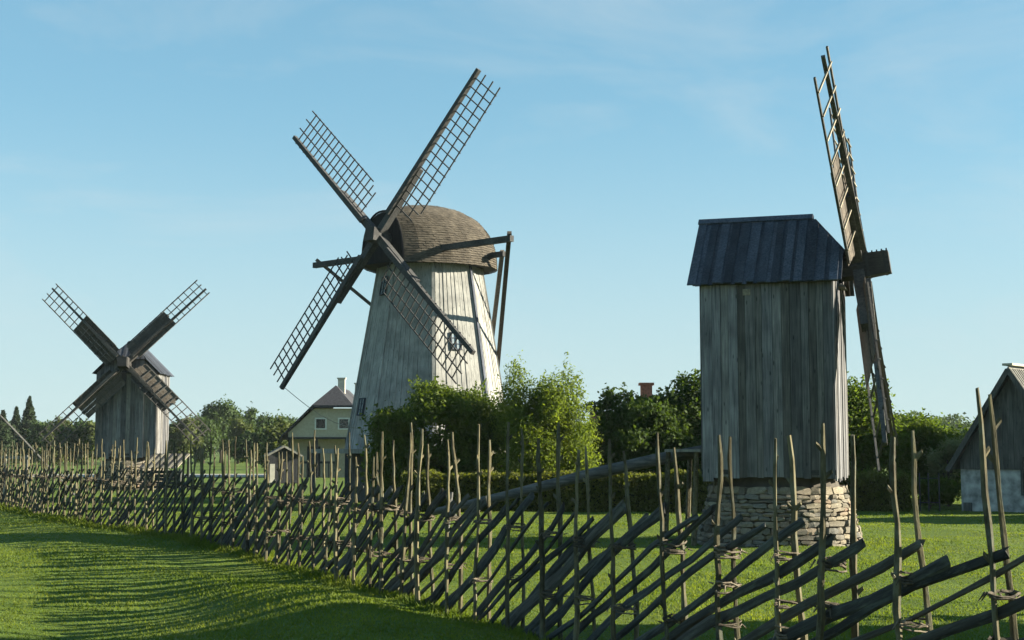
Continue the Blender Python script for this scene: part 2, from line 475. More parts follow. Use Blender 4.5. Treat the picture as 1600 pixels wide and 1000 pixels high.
# ------------------------------------------------------------------ sails
def make_sail(parent, hub, n, phi, Rr, style, step=0.375, mid=True, pale=False):
    """one arm; hub point, plane normal n (towards the front), arm angle phi seen from the front"""
    hub, n = Vector(hub), Vector(n).normalized()
    rr = Vector((0, 0, 1)).cross(n).normalized()
    uu = n.cross(rr)
    e = rr * math.cos(phi) + uu * math.sin(phi)
    cw = rr * math.sin(phi) - uu * math.cos(phi)
    if style == 'post':
        wa = R(17)
        b = cw * math.cos(wa) + n * math.sin(wa)
        nn = (n * math.cos(wa) - cw * math.sin(wa)).normalized()
        st = MB()
        st.beam(hub - n * 0.06, hub + e * 1.95 - n * 0.06, 0.25, 0.24, n, 0.22, 0.20)
        st.beam(hub + e * 0.5 + n * 0.10, hub + e * Rr, 0.14, 0.13, n, 0.085, 0.08)
        sail = st.build('sail', M['sail_wood'], parent)
        bars = list(np.arange(0.95, Rr - 0.05, step))
        for i, r0 in enumerate(bars):
            p = hub + e * (r0 + 0.12)
            j = rnd.uniform(-0.02, 0.02)
            MB().beam(p - b * (0.74 + j) + nn * 0.035, p + b * (0.33 + j) + nn * 0.035, 0.035, 0.035, nn).build('sail_bar', M['bar_pale'] if pale else M['sail_wood'], sail)
        for off, r0 in ((-0.72, 0.7), (-0.36, 3.0), (0.30, 0.9)):
            if off == -0.36 and not mid: continue
            MB().beam(hub + e * r0 + b * off + nn * 0.01, hub + e * (Rr + rnd.uniform(-0.02, 0.04)) + b * off + nn * 0.01, 0.045, 0.04, nn).build('sail_rail', M['sail_wood'], sail)
        for lo, hi, r0, r1 in ((-0.70, -0.49, 0.6, 3.02), (-0.482, -0.29, 0.55, 3.05), (-0.282, -0.05, 0.5, 3.03), (0.05, 0.285, 0.7, 3.04)):
            a0, a1 = hub + e * r0 - nn * 0.03, hub + e * (r1 + rnd.uniform(-0.03, 0.03)) - nn * 0.03
            MB().beam(a0 + b * (lo + hi) / 2, a1 + b * (lo + hi) / 2, hi - lo, 0.018, nn).build('sail_board', M['sail_board'], sail)
    else:
        wa = R(7)
        b = cw * math.cos(wa) - n * math.sin(wa)
        nn = (n * math.cos(wa) + cw * math.sin(wa)).normalized()
        st = MB()
        st.beam(hub, hub + e * 3.1, 0.30, 0.28, n, 0.24, 0.22)
        st.beam(hub + e * 1.0 + n * 0.16, hub + e * Rr + n * 0.10, 0.22, 0.20, n, 0.16, 0.15)
        sail = st.build('sail', M['smock_sail'], parent)
        for r0 in np.arange(1.45, Rr - 0.04, 0.352):
            w = 1.36 if r0 > 2.2 else 1.36 - (2.2 - r0) * 0.35
            p = hub + e * r0 + n * 0.1
            MB().beam(p - b * 0.14, p + b * w, 0.042, 0.035, nn).build('sail_bar', M['smock_sail'], sail)
        for off, r0 in ((0.45, 1.35), (0.90, 1.5), (1.33, 1.9)):
            MB().beam(hub + e * r0 + b * off + n * 0.13, hub + e * (Rr + 0.02) + b * off + n * 0.13, 0.044, 0.035, nn).build('sail_rail', M['smock_sail'], sail)
    return sail

# ------------------------------------------------------------------ stone chunks
def chunk(seed):
    r = random.Random(seed)
    idx, vs = {}, []
    for i in (-1, 0, 1):
        for j in (-1, 0, 1):
            for k in (-1, 0, 1):
                if (i, j, k) == (0, 0, 0): continue
                m = abs(i) + abs(j) + abs(k)
                s = {1: 1.03, 2: 0.97, 3: 0.87}[m]
                idx[(i, j, k)] = len(vs)
                vs.append(tuple((c * s + r.uniform(-0.15, 0.15)) * 0.5 for c in (i, j, k)))
    fs = []
    for ax in range(3):
        for sgn in (-1, 1):
            o = [a for a in range(3) if a != ax]
            for u in (-1, 0):
                for v in (-1, 0):
                    q = []
                    for du, dv in ((0, 0), (1, 0), (1, 1), (0, 1)):
                        c = [0, 0, 0]; c[ax] = sgn; c[o[0]] = u + du; c[o[1]] = v + dv
                        q.append(idx[tuple(c)])
                    flip = (sgn > 0) == (ax == 1)
                    fs.append(tuple(reversed(q)) if flip else tuple(q))
    me = bpy.data.meshes.new('stone')
    me.from_pydata(vs, [], fs)
    me.materials.append(M['stone'])
    return me
STONES = [chunk(s) for s in range(14)]

# ------------------------------------------------------------------ post mill
BX, BY, BZ0, BZ1 = 1.35, 1.45, 1.47, 5.50
RIDGE, EAVE_Y, EAVE_Z = 7.0, 1.60, 5.40
def roof_z(y): return RIDGE - abs(y) / EAVE_Y * (RIDGE - EAVE_Z)

def make_post_mill():
    t = empty('windmill', (0, 0, 0), '', 'windmill')
    # stone base
    RB, RT, HB = 1.77, 1.33, BZ0 + 0.02
    mb = MB(); mb.tube([(0, 0, -0.2), (0, 0, HB - 0.03)], [RB - 0.11, RT - 0.10], 28)
    base = mb.build('stone_base', M['mortar'], t)
    z = -0.04; count = 0
    while z < HB - 0.02 and count < 330:
        h = min(rnd.choice((rnd.uniform(.07, .11), rnd.uniform(0.10, 0.19))), HB - z)
        if HB - z - h < 0.06: h = HB - z
        rad = RB + (RT - RB) * (z + h / 2) / HB
        a = rnd.uniform(0, 6.28); a_end = a + 2 * math.pi
        while a < a_end - 0.02:
            w = rnd.choice((rnd.uniform(0.15, 0.28), rnd.uniform(0.26, 0.54)))
            if math.sin(a + .15) > .45 and count > 0: w *= 1.9       # long slabs round the back
            da = min(w / rad, a_end - a)
            if a_end - a - da < 0.09: da = a_end - a
            am = a + da / 2
            rows = [(z, h)]
            if h > 0.16 and rnd.random() < 0.25 and count < 200: rows = [(z, h * 0.48), (z + h * 0.48, h * 0.52)]
            for zz, hh in rows:
                dep = rnd.uniform(0.22, 0.30)
                o = bpy.data.objects.new('stone', rnd.choice(STONES)); COL.objects.link(o); o.parent = base
                rr = rad - dep / 2 + rnd.uniform(-0.03, 0.05)
                o.location = (rr * math.cos(am), rr * math.sin(am), zz + hh / 2)
                o.scale = (dep, da * rad * rnd.uniform(.93, 1.03), hh * rnd.uniform(.92, 1.04))
                o.rotation_euler = (rnd.uniform(-.10, .10), -0.24 + rnd.uniform(-.05, .05), am + rnd.uniform(-.08, .08))
                count += 1
            a += da
        z += h
    # body: a dark closed core, planks outside
    c = 0.02
    prof = [(-BY + c, BZ0 + .05), (BY - c, BZ0 + .05), (BY - c, BZ1 - .12), (0.78, 6.08), (0, 6.80), (-0.78, 6.08), (-BY + c, BZ1 - .12)]
    mb = MB()
    xr, xf = -BX + c, BX - c
    n = len(prof)
    # the front stops at the half hip
    vsr = [(xr, y, z) for y, z in prof]; vsf = [(xf if z < 6.5 else 0.70, y, z) for y, z in prof]
    mb.add(vsr + vsf, [tuple(reversed(range(n))), tuple(range(n, 2 * n))] + [(i, (i + 1) % n, n + (i + 1) % n, n + i) for i in range(n)])
    body = mb.build('body', M['core'], t)
    floor = MB().box(-BX - .02, BX + .02, -BY - .02, BY + .02, BZ0 - .0, BZ0 + .10).build('floor_beam', M['shaft'], body)
    def planks(length, cnt):
        ws = [rnd.uniform(0.7, 1.3) for _ in range(cnt)]
        s = sum(ws); x = -length / 2; res = []
        for w in ws:
            res.append((x, x + w * length / s)); x += w * length / s
        return res
    for side in (-1, 1):                                    # long side walls
        for i, (a, b) in enumerate(planks(2 * BX - 0.01, 15)):
            pr = rnd.uniform(0.012, 0.028) + (0.014 if i % 2 else 0)
            zb = BZ0 - 0.03 - rnd.uniform(0, 0.05) - (0.08 if side < 0 and i == 0 else 0)
            y0, y1 = side * (BY - 0.01), side * (BY + pr)
            MB().box(a + .003, b - .003, min(y0, y1), max(y0, y1), zb, BZ1 + .0).build('plank', M['plank'], body)
    for side in (-1, 1):                                    # front and rear walls
        for i, (a, b) in enumerate(planks(2 * BY - 0.01, 16)):
            pr = rnd.uniform(0.012, 0.028) + (0.014 if i % 2 else 0)
            zb = BZ0 - 0.05 - rnd.uniform(0, 0.10)
            x0, x1 = sorted((side * (BX - 0.01), side * (BX + pr)))
            za, zc = roof_z(a) - .10, roof_z(b) - .10
            if side > 0: za, zc = min(za, 6.06), min(zc, 6.06)
            MB().hexa([(x0, a + .003, zb), (x1, a + .003, zb), (x1, b - .003, zb), (x0, b - .003, zb),
                       (x0, a + .003, za), (x1, a + .003, za), (x1, b - .003, zc), (x0, b - .003, zc)]).build('plank', M['plank'], body)
    hx = -BX + 0.33 * 2 * BX
    MB().box(hx, hx + .16, -BY - .062, -BY - .047, 5.17, 5.30).build('hatch', M['bar_pale'], body)
    # roof
    def slope_pt(x, y, side, up):                            # a point on the main slope raised 'up' along its normal
        nz_, ny_ = EAVE_Y, (RIDGE - EAVE_Z)
        L_ = math.hypot(nz_, ny_)
        return (x, side * (y + up * ny_ / L_), RIDGE - y / EAVE_Y * (RIDGE - EAVE_Z) + up * nz_ / L_)
    HX0, HX1, HY = 0.80, 1.50, 0.85
    rm = MB()
    zh = roof_z(HY)
    for side in (-1, 1):
        q = [slope_pt(-1.50, EAVE_Y - .03, side, 0), slope_pt(HX1 - .02, EAVE_Y - .03, side, 0), slope_pt(HX1 - .02, HY, side, 0), slope_pt(HX0, 0, side, 0), slope_pt(-1.50, 0, side, 0)]
        w = [slope_pt(p[0], abs(p[1]), side, -0.05) for p in q]
        rm.add(q + w, [(0, 1, 2, 3, 4), (9, 8, 7, 6, 5)] + [(i, (i + 1) % 5, 5 + (i + 1) % 5, 5 + i) for i in range(5)])
    q = [(HX0, 0, RIDGE), (HX1, HY, zh), (HX1, -HY, zh)]
    rm.add(q + [(a, b, c_ - .05) for a, b, c_ in q], [(0, 1, 2), (5, 4, 3), (0, 1, 4, 3), (1, 2, 5, 4), (2, 0, 3, 5)])
    roof = rm.build('roof', M['core'], t)
    for side in (-1, 1):
        x = -1.58; i = 0
        while x < 1.54:
            w = rnd.uniform(0.10, 0.145); x1 = min(x + w, 1.56)
            up0 = 0.004 if i % 2 else 0.026
            th = 0.026
            e0, e1 = (x - (0.02 if i % 2 == 0 else -0.004)), (x1 + (0.02 if i % 2 == 0 else -0.004))
            e1 = min(e1, 1.57)
            yt0 = max(0.0, (e0 - HX0) / (HX1 - HX0) * HY); yt1 = max(0.0, (e1 - HX0) / (HX1 - HX0) * HY)
            ye = EAVE_Y + rnd.uniform(-0.015, 0.03)
            p = [slope_pt(e0, ye, side, up0), slope_pt(e1, ye, side, up0), slope_pt(e1, yt1 + .01, side, up0), slope_pt(e0, yt0 + .01, side, up0)]
            p += [slope_pt(e0, ye, side, up0 + th), slope_pt(e1, ye, side, up0 + th), slope_pt(e1, yt1 + .01, side, up0 + th), slope_pt(e0, yt0 + .01, side, up0 + th)]
            MB().hexa(p).build('roof_board', M['roof_board'], roof)
            x = x1; i += 1
        MB().beam(slope_pt(-1.62, 0.07, side, 0.065), slope_pt(HX0 + .06, 0.07, side, 0.065), 0.16, 0.03, (0, side * .71, .71)).build('ridge_board', M['roof_board'], roof)
    dx, dz = HX1 - HX0, RIDGE - zh
    Lh = math.hypot(dx, dz); hn = (dz / Lh, dx / Lh)
    k = 11
    for i in range(k):
        y0, y1 = -HY + 2 * HY * i / k, -HY + 2 * HY * (i + 1) / k
        up0 = 0.004 if i % 2 else 0.022
        def hp(y, f, up):                                    # f: 0 at the hip line, 1 at the eave
            xx = HX0 + dx * abs(y) / HY; xe = HX1 + 0.06
            xq = xx + (xe - xx) * f
            return (xq + up * hn[0], y, RIDGE - (xq - HX0) / dx * dz + up * hn[1])
        m = []
        for up in (up0, up0 + .024):
            m += [hp(y0 + .003, 1, up), hp(y1 - .003, 1, up), hp(y1 - .003, 0.02, up), hp(y0 + .003, 0.02, up)]
        MB().hexa(m).build('roof_board', M['roof_board'], roof)
    # windshaft and sails
    tilt = R(7.5)
    nrm = Vector((math.cos(tilt), 0, math.sin(tilt)))
    hub = Vector((BX + 0.47, 0, 5.86))
    sm = MB()
    sm.tube([hub - nrm * 0.75, hub - nrm * 0.05], [0.25, 0.27], 8)
    sm.beam(hub - nrm * 0.10, hub + nrm * 0.62, 0.50, 0.52, (0, 0, 1), 0.46, 0.46)
    shaft = sm.build('windshaft', M['shaft'], t)
    for q in (-0.45, 0.16, 0.52):
        mb = MB()
        if q < 0: mb.tube([hub + nrm * (q - .03), hub + nrm * (q + .03)], [0.285, 0.285], 8)
        else: mb.beam(hub + nrm * (q - .025), hub + nrm * (q + .025), 0.52 - q * .05, 0.54 - q * .1, (0, 0, 1))
        mb.build('iron_band', M['iron'], shaft)
    wm = MB()
    for a in range(6):
        wm.beam(hub + nrm * (0.55 - .1 * a) + Vector((0, 0, .22)), hub + nrm * (0.55 - .1 * a) + Vector((0, 0, .31)), .03, .03, (1, 0, 0))
    wm.build('wedge', M['shaft'], shaft, kind='stuff')
    # small hood over the shaft hole
    MB().hexa([(BX + .02, -.42, 5.42), (BX + .16, -.42, 5.40), (BX + .16, .42, 5.40), (BX + .02, .42, 5.42), (BX + .02, -.42, 5.47), (BX + .16, -.42, 5.44), (BX + .16, .42, 5.44), (BX + .02, .42, 5.47)]).build('shaft_sill', M['plank'], t)
    # tail pole, prop and rear platform
    tp = [(-BX + .3, .1, 2.06), (-2.7, .1, 1.75), (-4.2, .12, 1.42), (-6.2, .1, .92), (-8.0, .12, 0.52)]
    tail = MB().tube(tp, [.12, .135, .13, .11, .08], 9).build('tail_pole', M['log'], t, smooth=True)
    for s in (-1, 1):
        MB().tube([(-7.4, .1 + s * .55, -0.05), (-7.55, .1 - s * .18, 0.98)], [.05, .04], 6).build('prop', M['log'], tail)
    pf = MB().box(-2.18, -BX - .03, -1.30, 1.30, 1.93, 1.99).build('platform', M['trim'], t)
    for xx, yy in ((-2.1, -1.2), (-2.1, 1.2), (-1.5, -1.2), (-1.5, 1.2)):
        MB().tube([(xx - .02, yy, 1.93), (xx - .1, yy - .03, -0.05)], [.055, .065], 6).build('platform_post', M['post'], pf)
    MB().box(-1.385, -1.372, -.42, .42, 2.0, 3.75).build('door', M['barn_wood'], body)
    return t

mill_r = make_post_mill()
mill_r.location = (5.69, 30.35, gz(5.69, 30.35))
mill_r.rotation_euler = (0, 0, R(-18))
tag(mill_r, 'largest grey plank windmill seen side-on with dark board roof, standing on a round stone base')
PM_N = Vector((math.cos(R(7.5)), 0, math.sin(R(7.5))))
PM_HUB = Vector((BX + 0.47, 0, 5.86)) + PM_N * 0.02
def fit_sails(mill, phase, step, mid, pale=True, yaw=0.0):
    nv = Matrix.Rotation(R(yaw), 3, 'Z') @ PM_N
    for kk in range(4):
        make_sail(mill, PM_HUB, nv, R(phase) + kk * math.pi / 2, 5.25, 'post', step, mid, pale and kk < 2)  # bars darker on the lower arms: being unlit is put into their colour
mill_l = copy_tree(mill_r)
mill_l.location = (-18.62, 69.3, 0.16)
mill_l.rotation_euler = (0, 0, R(-88.5))
tag(mill_l, 'small distant plank windmill facing the viewer with its four half-boarded sails in an X')
mill_s = copy_tree(mill_r)                                    # the mill beside the viewer, whose shade lies over the near fence
mill_s.location = (14.3, 14.75, 0)
mill_s.rotation_euler = (0, 0, R(-16))
tag(mill_s, 'grey plank windmill close on the right beyond the picture edge, shading the near fence')
fit_sails(mill_r, 46.5, 0.55, False, True, 1.8)
fit_sails(mill_l, 45.0, 0.365, True, False)
fit_sails(mill_s, 44.0, 0.5, False)
for m_ in (mill_r, mill_l, mill_s):
    m_['group'] = 'grey plank post windmills'

# ------------------------------------------------------------------ smock mill
SC = Vector((-3.22, 55.0, 0.0))
smill = empty('windmill', SC, 'tall eight-sided tower windmill with brown rounded shingle cap and open lattice sails', 'windmill')
CAZ = 6.4
def octo(k, rad, z):
    a = R(CAZ + 45 * k)
    return Vector((rad * math.sin(a), -rad * math.cos(a), z))
Z0, Z1, RB0, RB1 = 2.0, 9.15, 3.22, 2.0
mb = MB()
mb.v = [tuple(octo(k, RB0 - .03, Z0 + .01)) for k in range(8)] + [tuple(octo(k, RB1 - .03, Z1)) for k in range(8)]
mb.f = [(k, (k + 1) % 8, 8 + (k + 1) % 8, 8 + k) for k in range(8)] + [tuple(reversed(range(8))), tuple(range(8, 16))]
tower = mb.build('tower', M['core'], smill)
for k in range(8):
    b0, b1, t0, t1 = octo(k, RB0, Z0 - .06), octo(k + 1, RB0, Z0 - .06), octo(k, RB1, Z1), octo(k + 1, RB1, Z1)
    nrm = (b1 - b0).cross(t0 - b0).normalized()
    fm = MB(); nb = 20
    ws = [rnd.uniform(.8, 1.2) for _ in range(nb)]; s = sum(ws); u = 0
    for i, w in enumerate(ws):
        u1 = u + w / s
        # boards run straight up, tapered with the face, laid in two lengths
        sp = rnd.uniform(0.25, 0.75)
        for f0, f1 in ((0, sp), (sp, 1)):
            off = nrm * (rnd.uniform(0.004, 0.022) + (0.012 if i % 2 else 0))
            g = 0.0016
            q = []
            for ff in (f0 + .0006, f1 - .0006):
                A = b0.lerp(t0, ff); B = b1.lerp(t1, ff)
                q.append((A.lerp(B, u + g), A.lerp(B, u1 - g)))
            (a, b), (c_, d) = q
            fm.hexa([a - nrm * .03, b - nrm * .03, b + off, a + off, c_ - nrm * .03, d - nrm * .03, d + off, c_ + off])
        u = u1
    fm.build('boarding', M['smock'], tower, kind='stuff')
    cb, ct = octo(k, RB0 + .035, Z0 - .06), octo(k, RB1 + .035, Z1)
    MB().beam(cb, ct, .13, .05, octo(k, 1, 0), .10, .05).build('corner_board', M['smock'] if k != 1 else M['roof_board'], tower)
def smock_window(face, fu, fz, w, h):
    b0, b1, t0, t1 = octo(face, RB0, Z0), octo(face + 1, RB0, Z0), octo(face, RB1, Z1), octo(face + 1, RB1, Z1)
    f = (fz - Z0) / (Z1 - Z0)
    c = b0.lerp(t0, f).lerp(b1.lerp(t1, f), fu)
    ux = (b1 - b0).normalized(); nrm = (b1 - b0).cross(t0 - b0).normalized(); uz = nrm.cross(ux)
    c = c + nrm * .05
    def bar(x0, x1, z0, z1, d0, d1):
        p = [c + ux * x + uz * z + nrm * d for z in (z0, z1) for x, d in ((x0, d0), (x1, d0), (x1, d1), (x0, d1))]
        return p
    fr = MB()
    e = .045
    for a in ((-w, -w + e, -h, h), (w - e, w, -h, h), (-w + e, w - e, -h, -h + e), (-w + e, w - e, h - e, h), (-.012, .012, -h + e, h - e)):
        fr.hexa(bar(*a, -.02, .05))
    for zz in (-h / 3, h / 3):
        fr.hexa(bar(-w + e, -.013, zz - .012, zz + .012, -.02, .04)); fr.hexa(bar(.013, w - e, zz - .012, zz + .012, -.02, .04))
    win = fr.build('window', M['roof_board'], tower)
    MB().hexa(bar(-w + e, w - e, -h + e, h - e, -.03, .01)).build('pane', M['pane'], win)
# faces: 0 = lit face right of the middle corner, 7 = shaded face left of it, 6 = far left face
smock_window(0, 0.47, 6.0, 0.22, 0.34)
smock_window(6, 0.62, 8.2, 0.26, 0.36)
smock_window(6, 0.42, 3.55, 0.26, 0.34)
# base and gallery
mb = MB()
mb.v = [tuple(octo(k, 3.05, -0.2)) for k in range(8)] + [tuple(octo(k, 3.0, 1.80)) for k in range(8)]
mb.f = [(k, (k + 1) % 8, 8 + (k + 1) % 8, 8 + k) for k in range(8)] + [tuple(range(8, 16))]
mbase = mb.build('base_wall', M['barn_wood'], smill)
for k in (7, 1):
    b0, b1 = octo(k, 3.07, 0.02), octo(k + 1, 3.07, 0.02)
    nrm = (b1 - b0).cross(Vector((0, 0, 1))).normalized()
    a, b = b0.lerp(b1, .32), b0.lerp(b1, .68)
    MB().hexa([a - nrm * .05, b - nrm * .05, b + nrm * .04, a + nrm * .04] + [p + Vector((0, 0, 1.7)) for p in (a - nrm * .05, b - nrm * .05, b + nrm * .04, a + nrm * .04)]).build('door', M['red_wall'], mbase)
mb = MB()
mb.v = [tuple(octo(k, r_, z)) for z in (1.80, 1.96) for r_ in (3.26, 4.62) for k in range(8)]
for k in range(8):
    j = (k + 1) % 8
    mb.f += [(k, 8 + k, 8 + j, j), (16 + k, 16 + j, 24 + j, 24 + k), (8 + k, 24 + k, 24 + j, 8 + j), (k, j, 16 + j, 16 + k)]
gal = mb.build('gallery', M['trim'], smill)
for k in range(8):
    MB().beam(octo(k, 4.45, 1.80), octo(k, 4.45, -.1), .16, .16, (1, 0, 0)).build('gallery_post', M['roof_board'], gal)
# cap
AX = R(-42.8)
cf = Vector((math.sin(AX), -math.cos(AX), 0)); ct_ = Vector((math.cos(AX), math.sin(AX), 0))   # forward, and to the right seen from the viewer
EZ = 9.02
secs = [(2.50, 1.15, 1.98), (2.1, 1.52, 2.18), (1.6, 1.86, 2.32), (1.0, 2.18, 2.40), (0.3, 2.40, 2.44), (-0.4, 2.46, 2.40), (-1.0, 2.34, 2.26), (-1.5, 2.08, 2.02), (-1.9, 1.72, 1.68), (-2.2, 1.30, 1.27), (-2.42, .78, .78), (-2.52, .05, .08)]
def cap_pt(s, w, h, fz, side, out=0.0):
    """fz 0 at the eave, 1 at the crown"""
    e_ = 2.35
    half = w * max(0.0, 1 - fz ** e_) ** (1 / e_)
    return cf * (s - (0 if s > -1 else out * .6)) + ct_ * side * (half + out) + Vector((0, 0, EZ + h * fz))
def cap_ring(zrel, out, drop):
    """outline of the cap at the height zrel, front right -> back -> front left"""
    pts = []
    for side in (1, -1):
        row = []
        for s, w, h in secs:
            if zrel < h * .999:
                row.append((s, w, h))
        # the rearmost point where the crown line falls through this height
        srear = None
        for (s0, w0, h0), (s1, w1, h1) in zip(secs[:-1], secs[1:]):
            if h0 > zrel >= h1:
                f = (h0 - zrel) / (h0 - h1 + 1e-9); srear = s0 + (s1 - s0) * f
        line = [cap_pt(s, w, h, zrel / h, side, out) for s, w, h in row]
        if srear is not None:
            line.append(cf * (srear - out) + Vector((0, 0, EZ + zrel)))
        pts.append(line)
    r_, l_ = pts
    ring = r_ + list(reversed(l_))[1:] if srear is not None else r_ + list(reversed(l_))
    return [p + Vector((0, 0, -drop)) for p in ring]
def resample(ring, n):
    d = [0]
    for a, b in zip(ring[:-1], ring[1:]): d.append(d[-1] + (b - a).length)
    out = []
    for i in range(n):
        tt = d[-1] * i / (n - 1); j = 0
        while j < len(d) - 2 and d[j + 1] < tt: j += 1
        f = (tt - d[j]) / max(1e-9, d[j + 1] - d[j])
        out.append(ring[j].lerp(ring[j + 1], min(1, max(0, f))))
    return out
cm = MB()                                                   # closed inner shell
prof_n = 15
for s, w, h in secs:
    for i in range(prof_n):
        th = math.pi * i / (prof_n - 1)
        fz = math.sin(th) ** 0.85
        side = 1 if i <= prof_n // 2 else -1
        cm.v.append(tuple(cap_pt(s, w - .03, h - .05, min(1, fz), side)))
for j in range(len(secs) - 1):
    for i in range(prof_n - 1):
        a = j * prof_n + i
        cm.f.append((a, a + 1, a + prof_n + 1, a + prof_n))
    cm.f.append((j * prof_n, (j + 1) * prof_n, (j + 1) * prof_n + prof_n - 1, j * prof_n + prof_n - 1))
cm.f.append(tuple(range(prof_n)))
cap = cm.build('cap', M['cap_front'], smill)
sh = MB(); NC, NS = 27, 150
for c_i in range(NC):
    z0, z1 = 2.44 * c_i / NC - .02, 2.44 * (c_i + 1) / NC
    ra, rb = cap_ring(max(z0, 0.0), 0.085, 0.05), cap_ring(min(z1 + .03, 2.42), 0.012, 0)
    if len(ra) < 3 or len(rb) < 3: continue
    A, B = resample(ra, NS), resample(rb, NS)
    for i in range(NS - 1):
        j0, j1 = rnd.uniform(0, .018), rnd.uniform(-.005, .005)
        lift = Vector((0, 0, -j0)); o = len(sh.v)
        a0, a1, b0_, b1_ = A[i] + lift, A[i + 1] + lift, B[i], B[i + 1]
        nn = (a1 - a0).cross(b0_ - a0)
        nn = nn.normalized() * j1 if nn.length > 1e-6 else Vector((0, 0, 0))
        sh.add([a0 + nn, a1 + nn, b1_ + nn, b0_ + nn], [(0, 1, 2, 3)])
        # the thick lower edge of the shingle
        inn = (a0 + a1) * .5 - Vector((0, 0, ((a0 + a1) * .5).z)); inn = inn.normalized() * -0.07
        sh.add([a0 + nn, a0 + nn + inn, a1 + nn + inn, a1 + nn], [(0, 1, 2, 3)])
sh.build('shingle', M['shingle'], cap, kind='stuff')
# rim of the front gable
rim = MB()
s, w, h = secs[0]
rp = [cap_pt(2.53, w + .01, h, math.sin(math.pi * i / 24) ** 0.85, 1 if i <= 12 else -1) for i in range(25)]
rim.tube(rp, .04, 5).build('gable_rim', M['cap_front'], cap)
# beams and turning poles
def capw(s, tt, z): return cf * s + ct_ * tt + Vector((0, 0, z))
MB().beam(capw(1.28, -5.57, 9.52), capw(1.28, 5.57, 9.52), .2, .22).build('cross_beam', M['smock_sail'], smill)
MB().beam(capw(-.96, -3.1, 9.42), capw(-.96, 3.1, 9.42), .18, .2).build('cross_beam', M['smock_sail'], smill)
tailp = Vector((-.73 + 3.22, 57.7 - 55, 3.7))
for a in (capw(1.28, 5.45, 9.75), capw(1.28, -5.45, 9.75), capw(-.96, 3.0, 9.55), capw(-.96, -3.0, 9.55)):
    off = Vector((-.42, -.1, 0)) if abs(a.z - 9.55) < .01 else Vector((0, 0, 0))
    d = (tailp + off - a)
    MB().beam(a, a + d, .155, .14).build('turning_pole', M['sail_board'], smill)
MB().beam(capw(-2.2, 0, 9.3), tailp + (tailp - capw(-2.2, 0, 9.3)).normalized() * 3.6, .24, .24).build('tail_pole', M['smock_sail'], smill)
hub = Vector((-5.03, 52.65, 9.95)) - SC
tl = R(6.6)
nrm = Vector((math.sin(AX) * math.cos(tl), -math.cos(AX) * math.cos(tl), math.sin(tl)))
sm = MB(); sm.tube([hub - nrm * 1.2, hub - nrm * .1], [.26, .26], 8); sm.beam(hub - nrm * .25, hub + nrm * .48, .50, .50)
sm.build('windshaft', M['smock_sail'], smill)
for kk in range(4):
    make_sail(smill, hub + nrm * .04, nrm, R(50.1) + kk * math.pi / 2, 7.4, 'smock')
rr = Vector((0, 0, 1)).cross(nrm).normalized(); uu = nrm.cross(rr)
ph = R(50.1 + 180)
tip = hub + (rr * math.cos(ph) + uu * math.sin(ph)) * 7.35
end = octo(7, 3.0, 3.0).lerp(octo(0, 3.0, 3.0), .6)
MB().tube([tip.lerp(end, i / 10) - Vector((0, 0, 0.85 * math.sin(math.pi * i / 10))) for i in range(11)], .013, 4).build('rope', M['rope'], smill)

# ------------------------------------------------------------------ the fence
FL = [(-34, 76), (-24.6, 60.5), (-17.8, 48.9), (-13.5, 41.1), (-10.6, 36.0), (-8.75, 33.2), (-7.4, 31.0), (-4.85, 26.4), (-1.57, 19.1), (-0.45, 16.6), (0.33, 14.67), (1.37, 12.1), (2.40, 9.6), (3.55, 6.75), (4.6, 4.2)]
FL = [Vector((a, b)) for a, b in FL]
cum = [0.0]
for a, b in zip(FL[:-1], FL[1:]): cum.append(cum[-1] + (b - a).length)
def fpt(s):
    j = 0
    while j < len(cum) - 2 and cum[j + 1] < s: j += 1
    f = (s - cum[j]) / (cum[j + 1] - cum[j])
    p = FL[j].lerp(FL[j + 1], f)
    # smoothed tangent
    def raw(q):
        q = min(max(q, 0.01), cum[-1] - .01); k = 0
        while k < len(cum) - 2 and cum[k + 1] < q: k += 1
        return FL[k].lerp(FL[k + 1], (q - cum[k]) / (cum[k + 1] - cum[k]))
    d = (raw(s + 1.2) - raw(s - 1.2)).normalized()
    return p, d
def s_at_px(px_):
    lo, hi = 0.0, cum[-1]
    for _ in range(50):
        m = (lo + hi) / 2; p, d = fpt(m)
        if 800 + 2209 * p.x / p.y < px_: lo = m
        else: hi = m
    return lo
fence = empty('lath_fence', (0.33, 14.67, 0), 'long rustic fence of slanting split laths tied between paired posts, crossing the lawn', 'fence')
F0 = Vector((0.33, 14.67, 0))
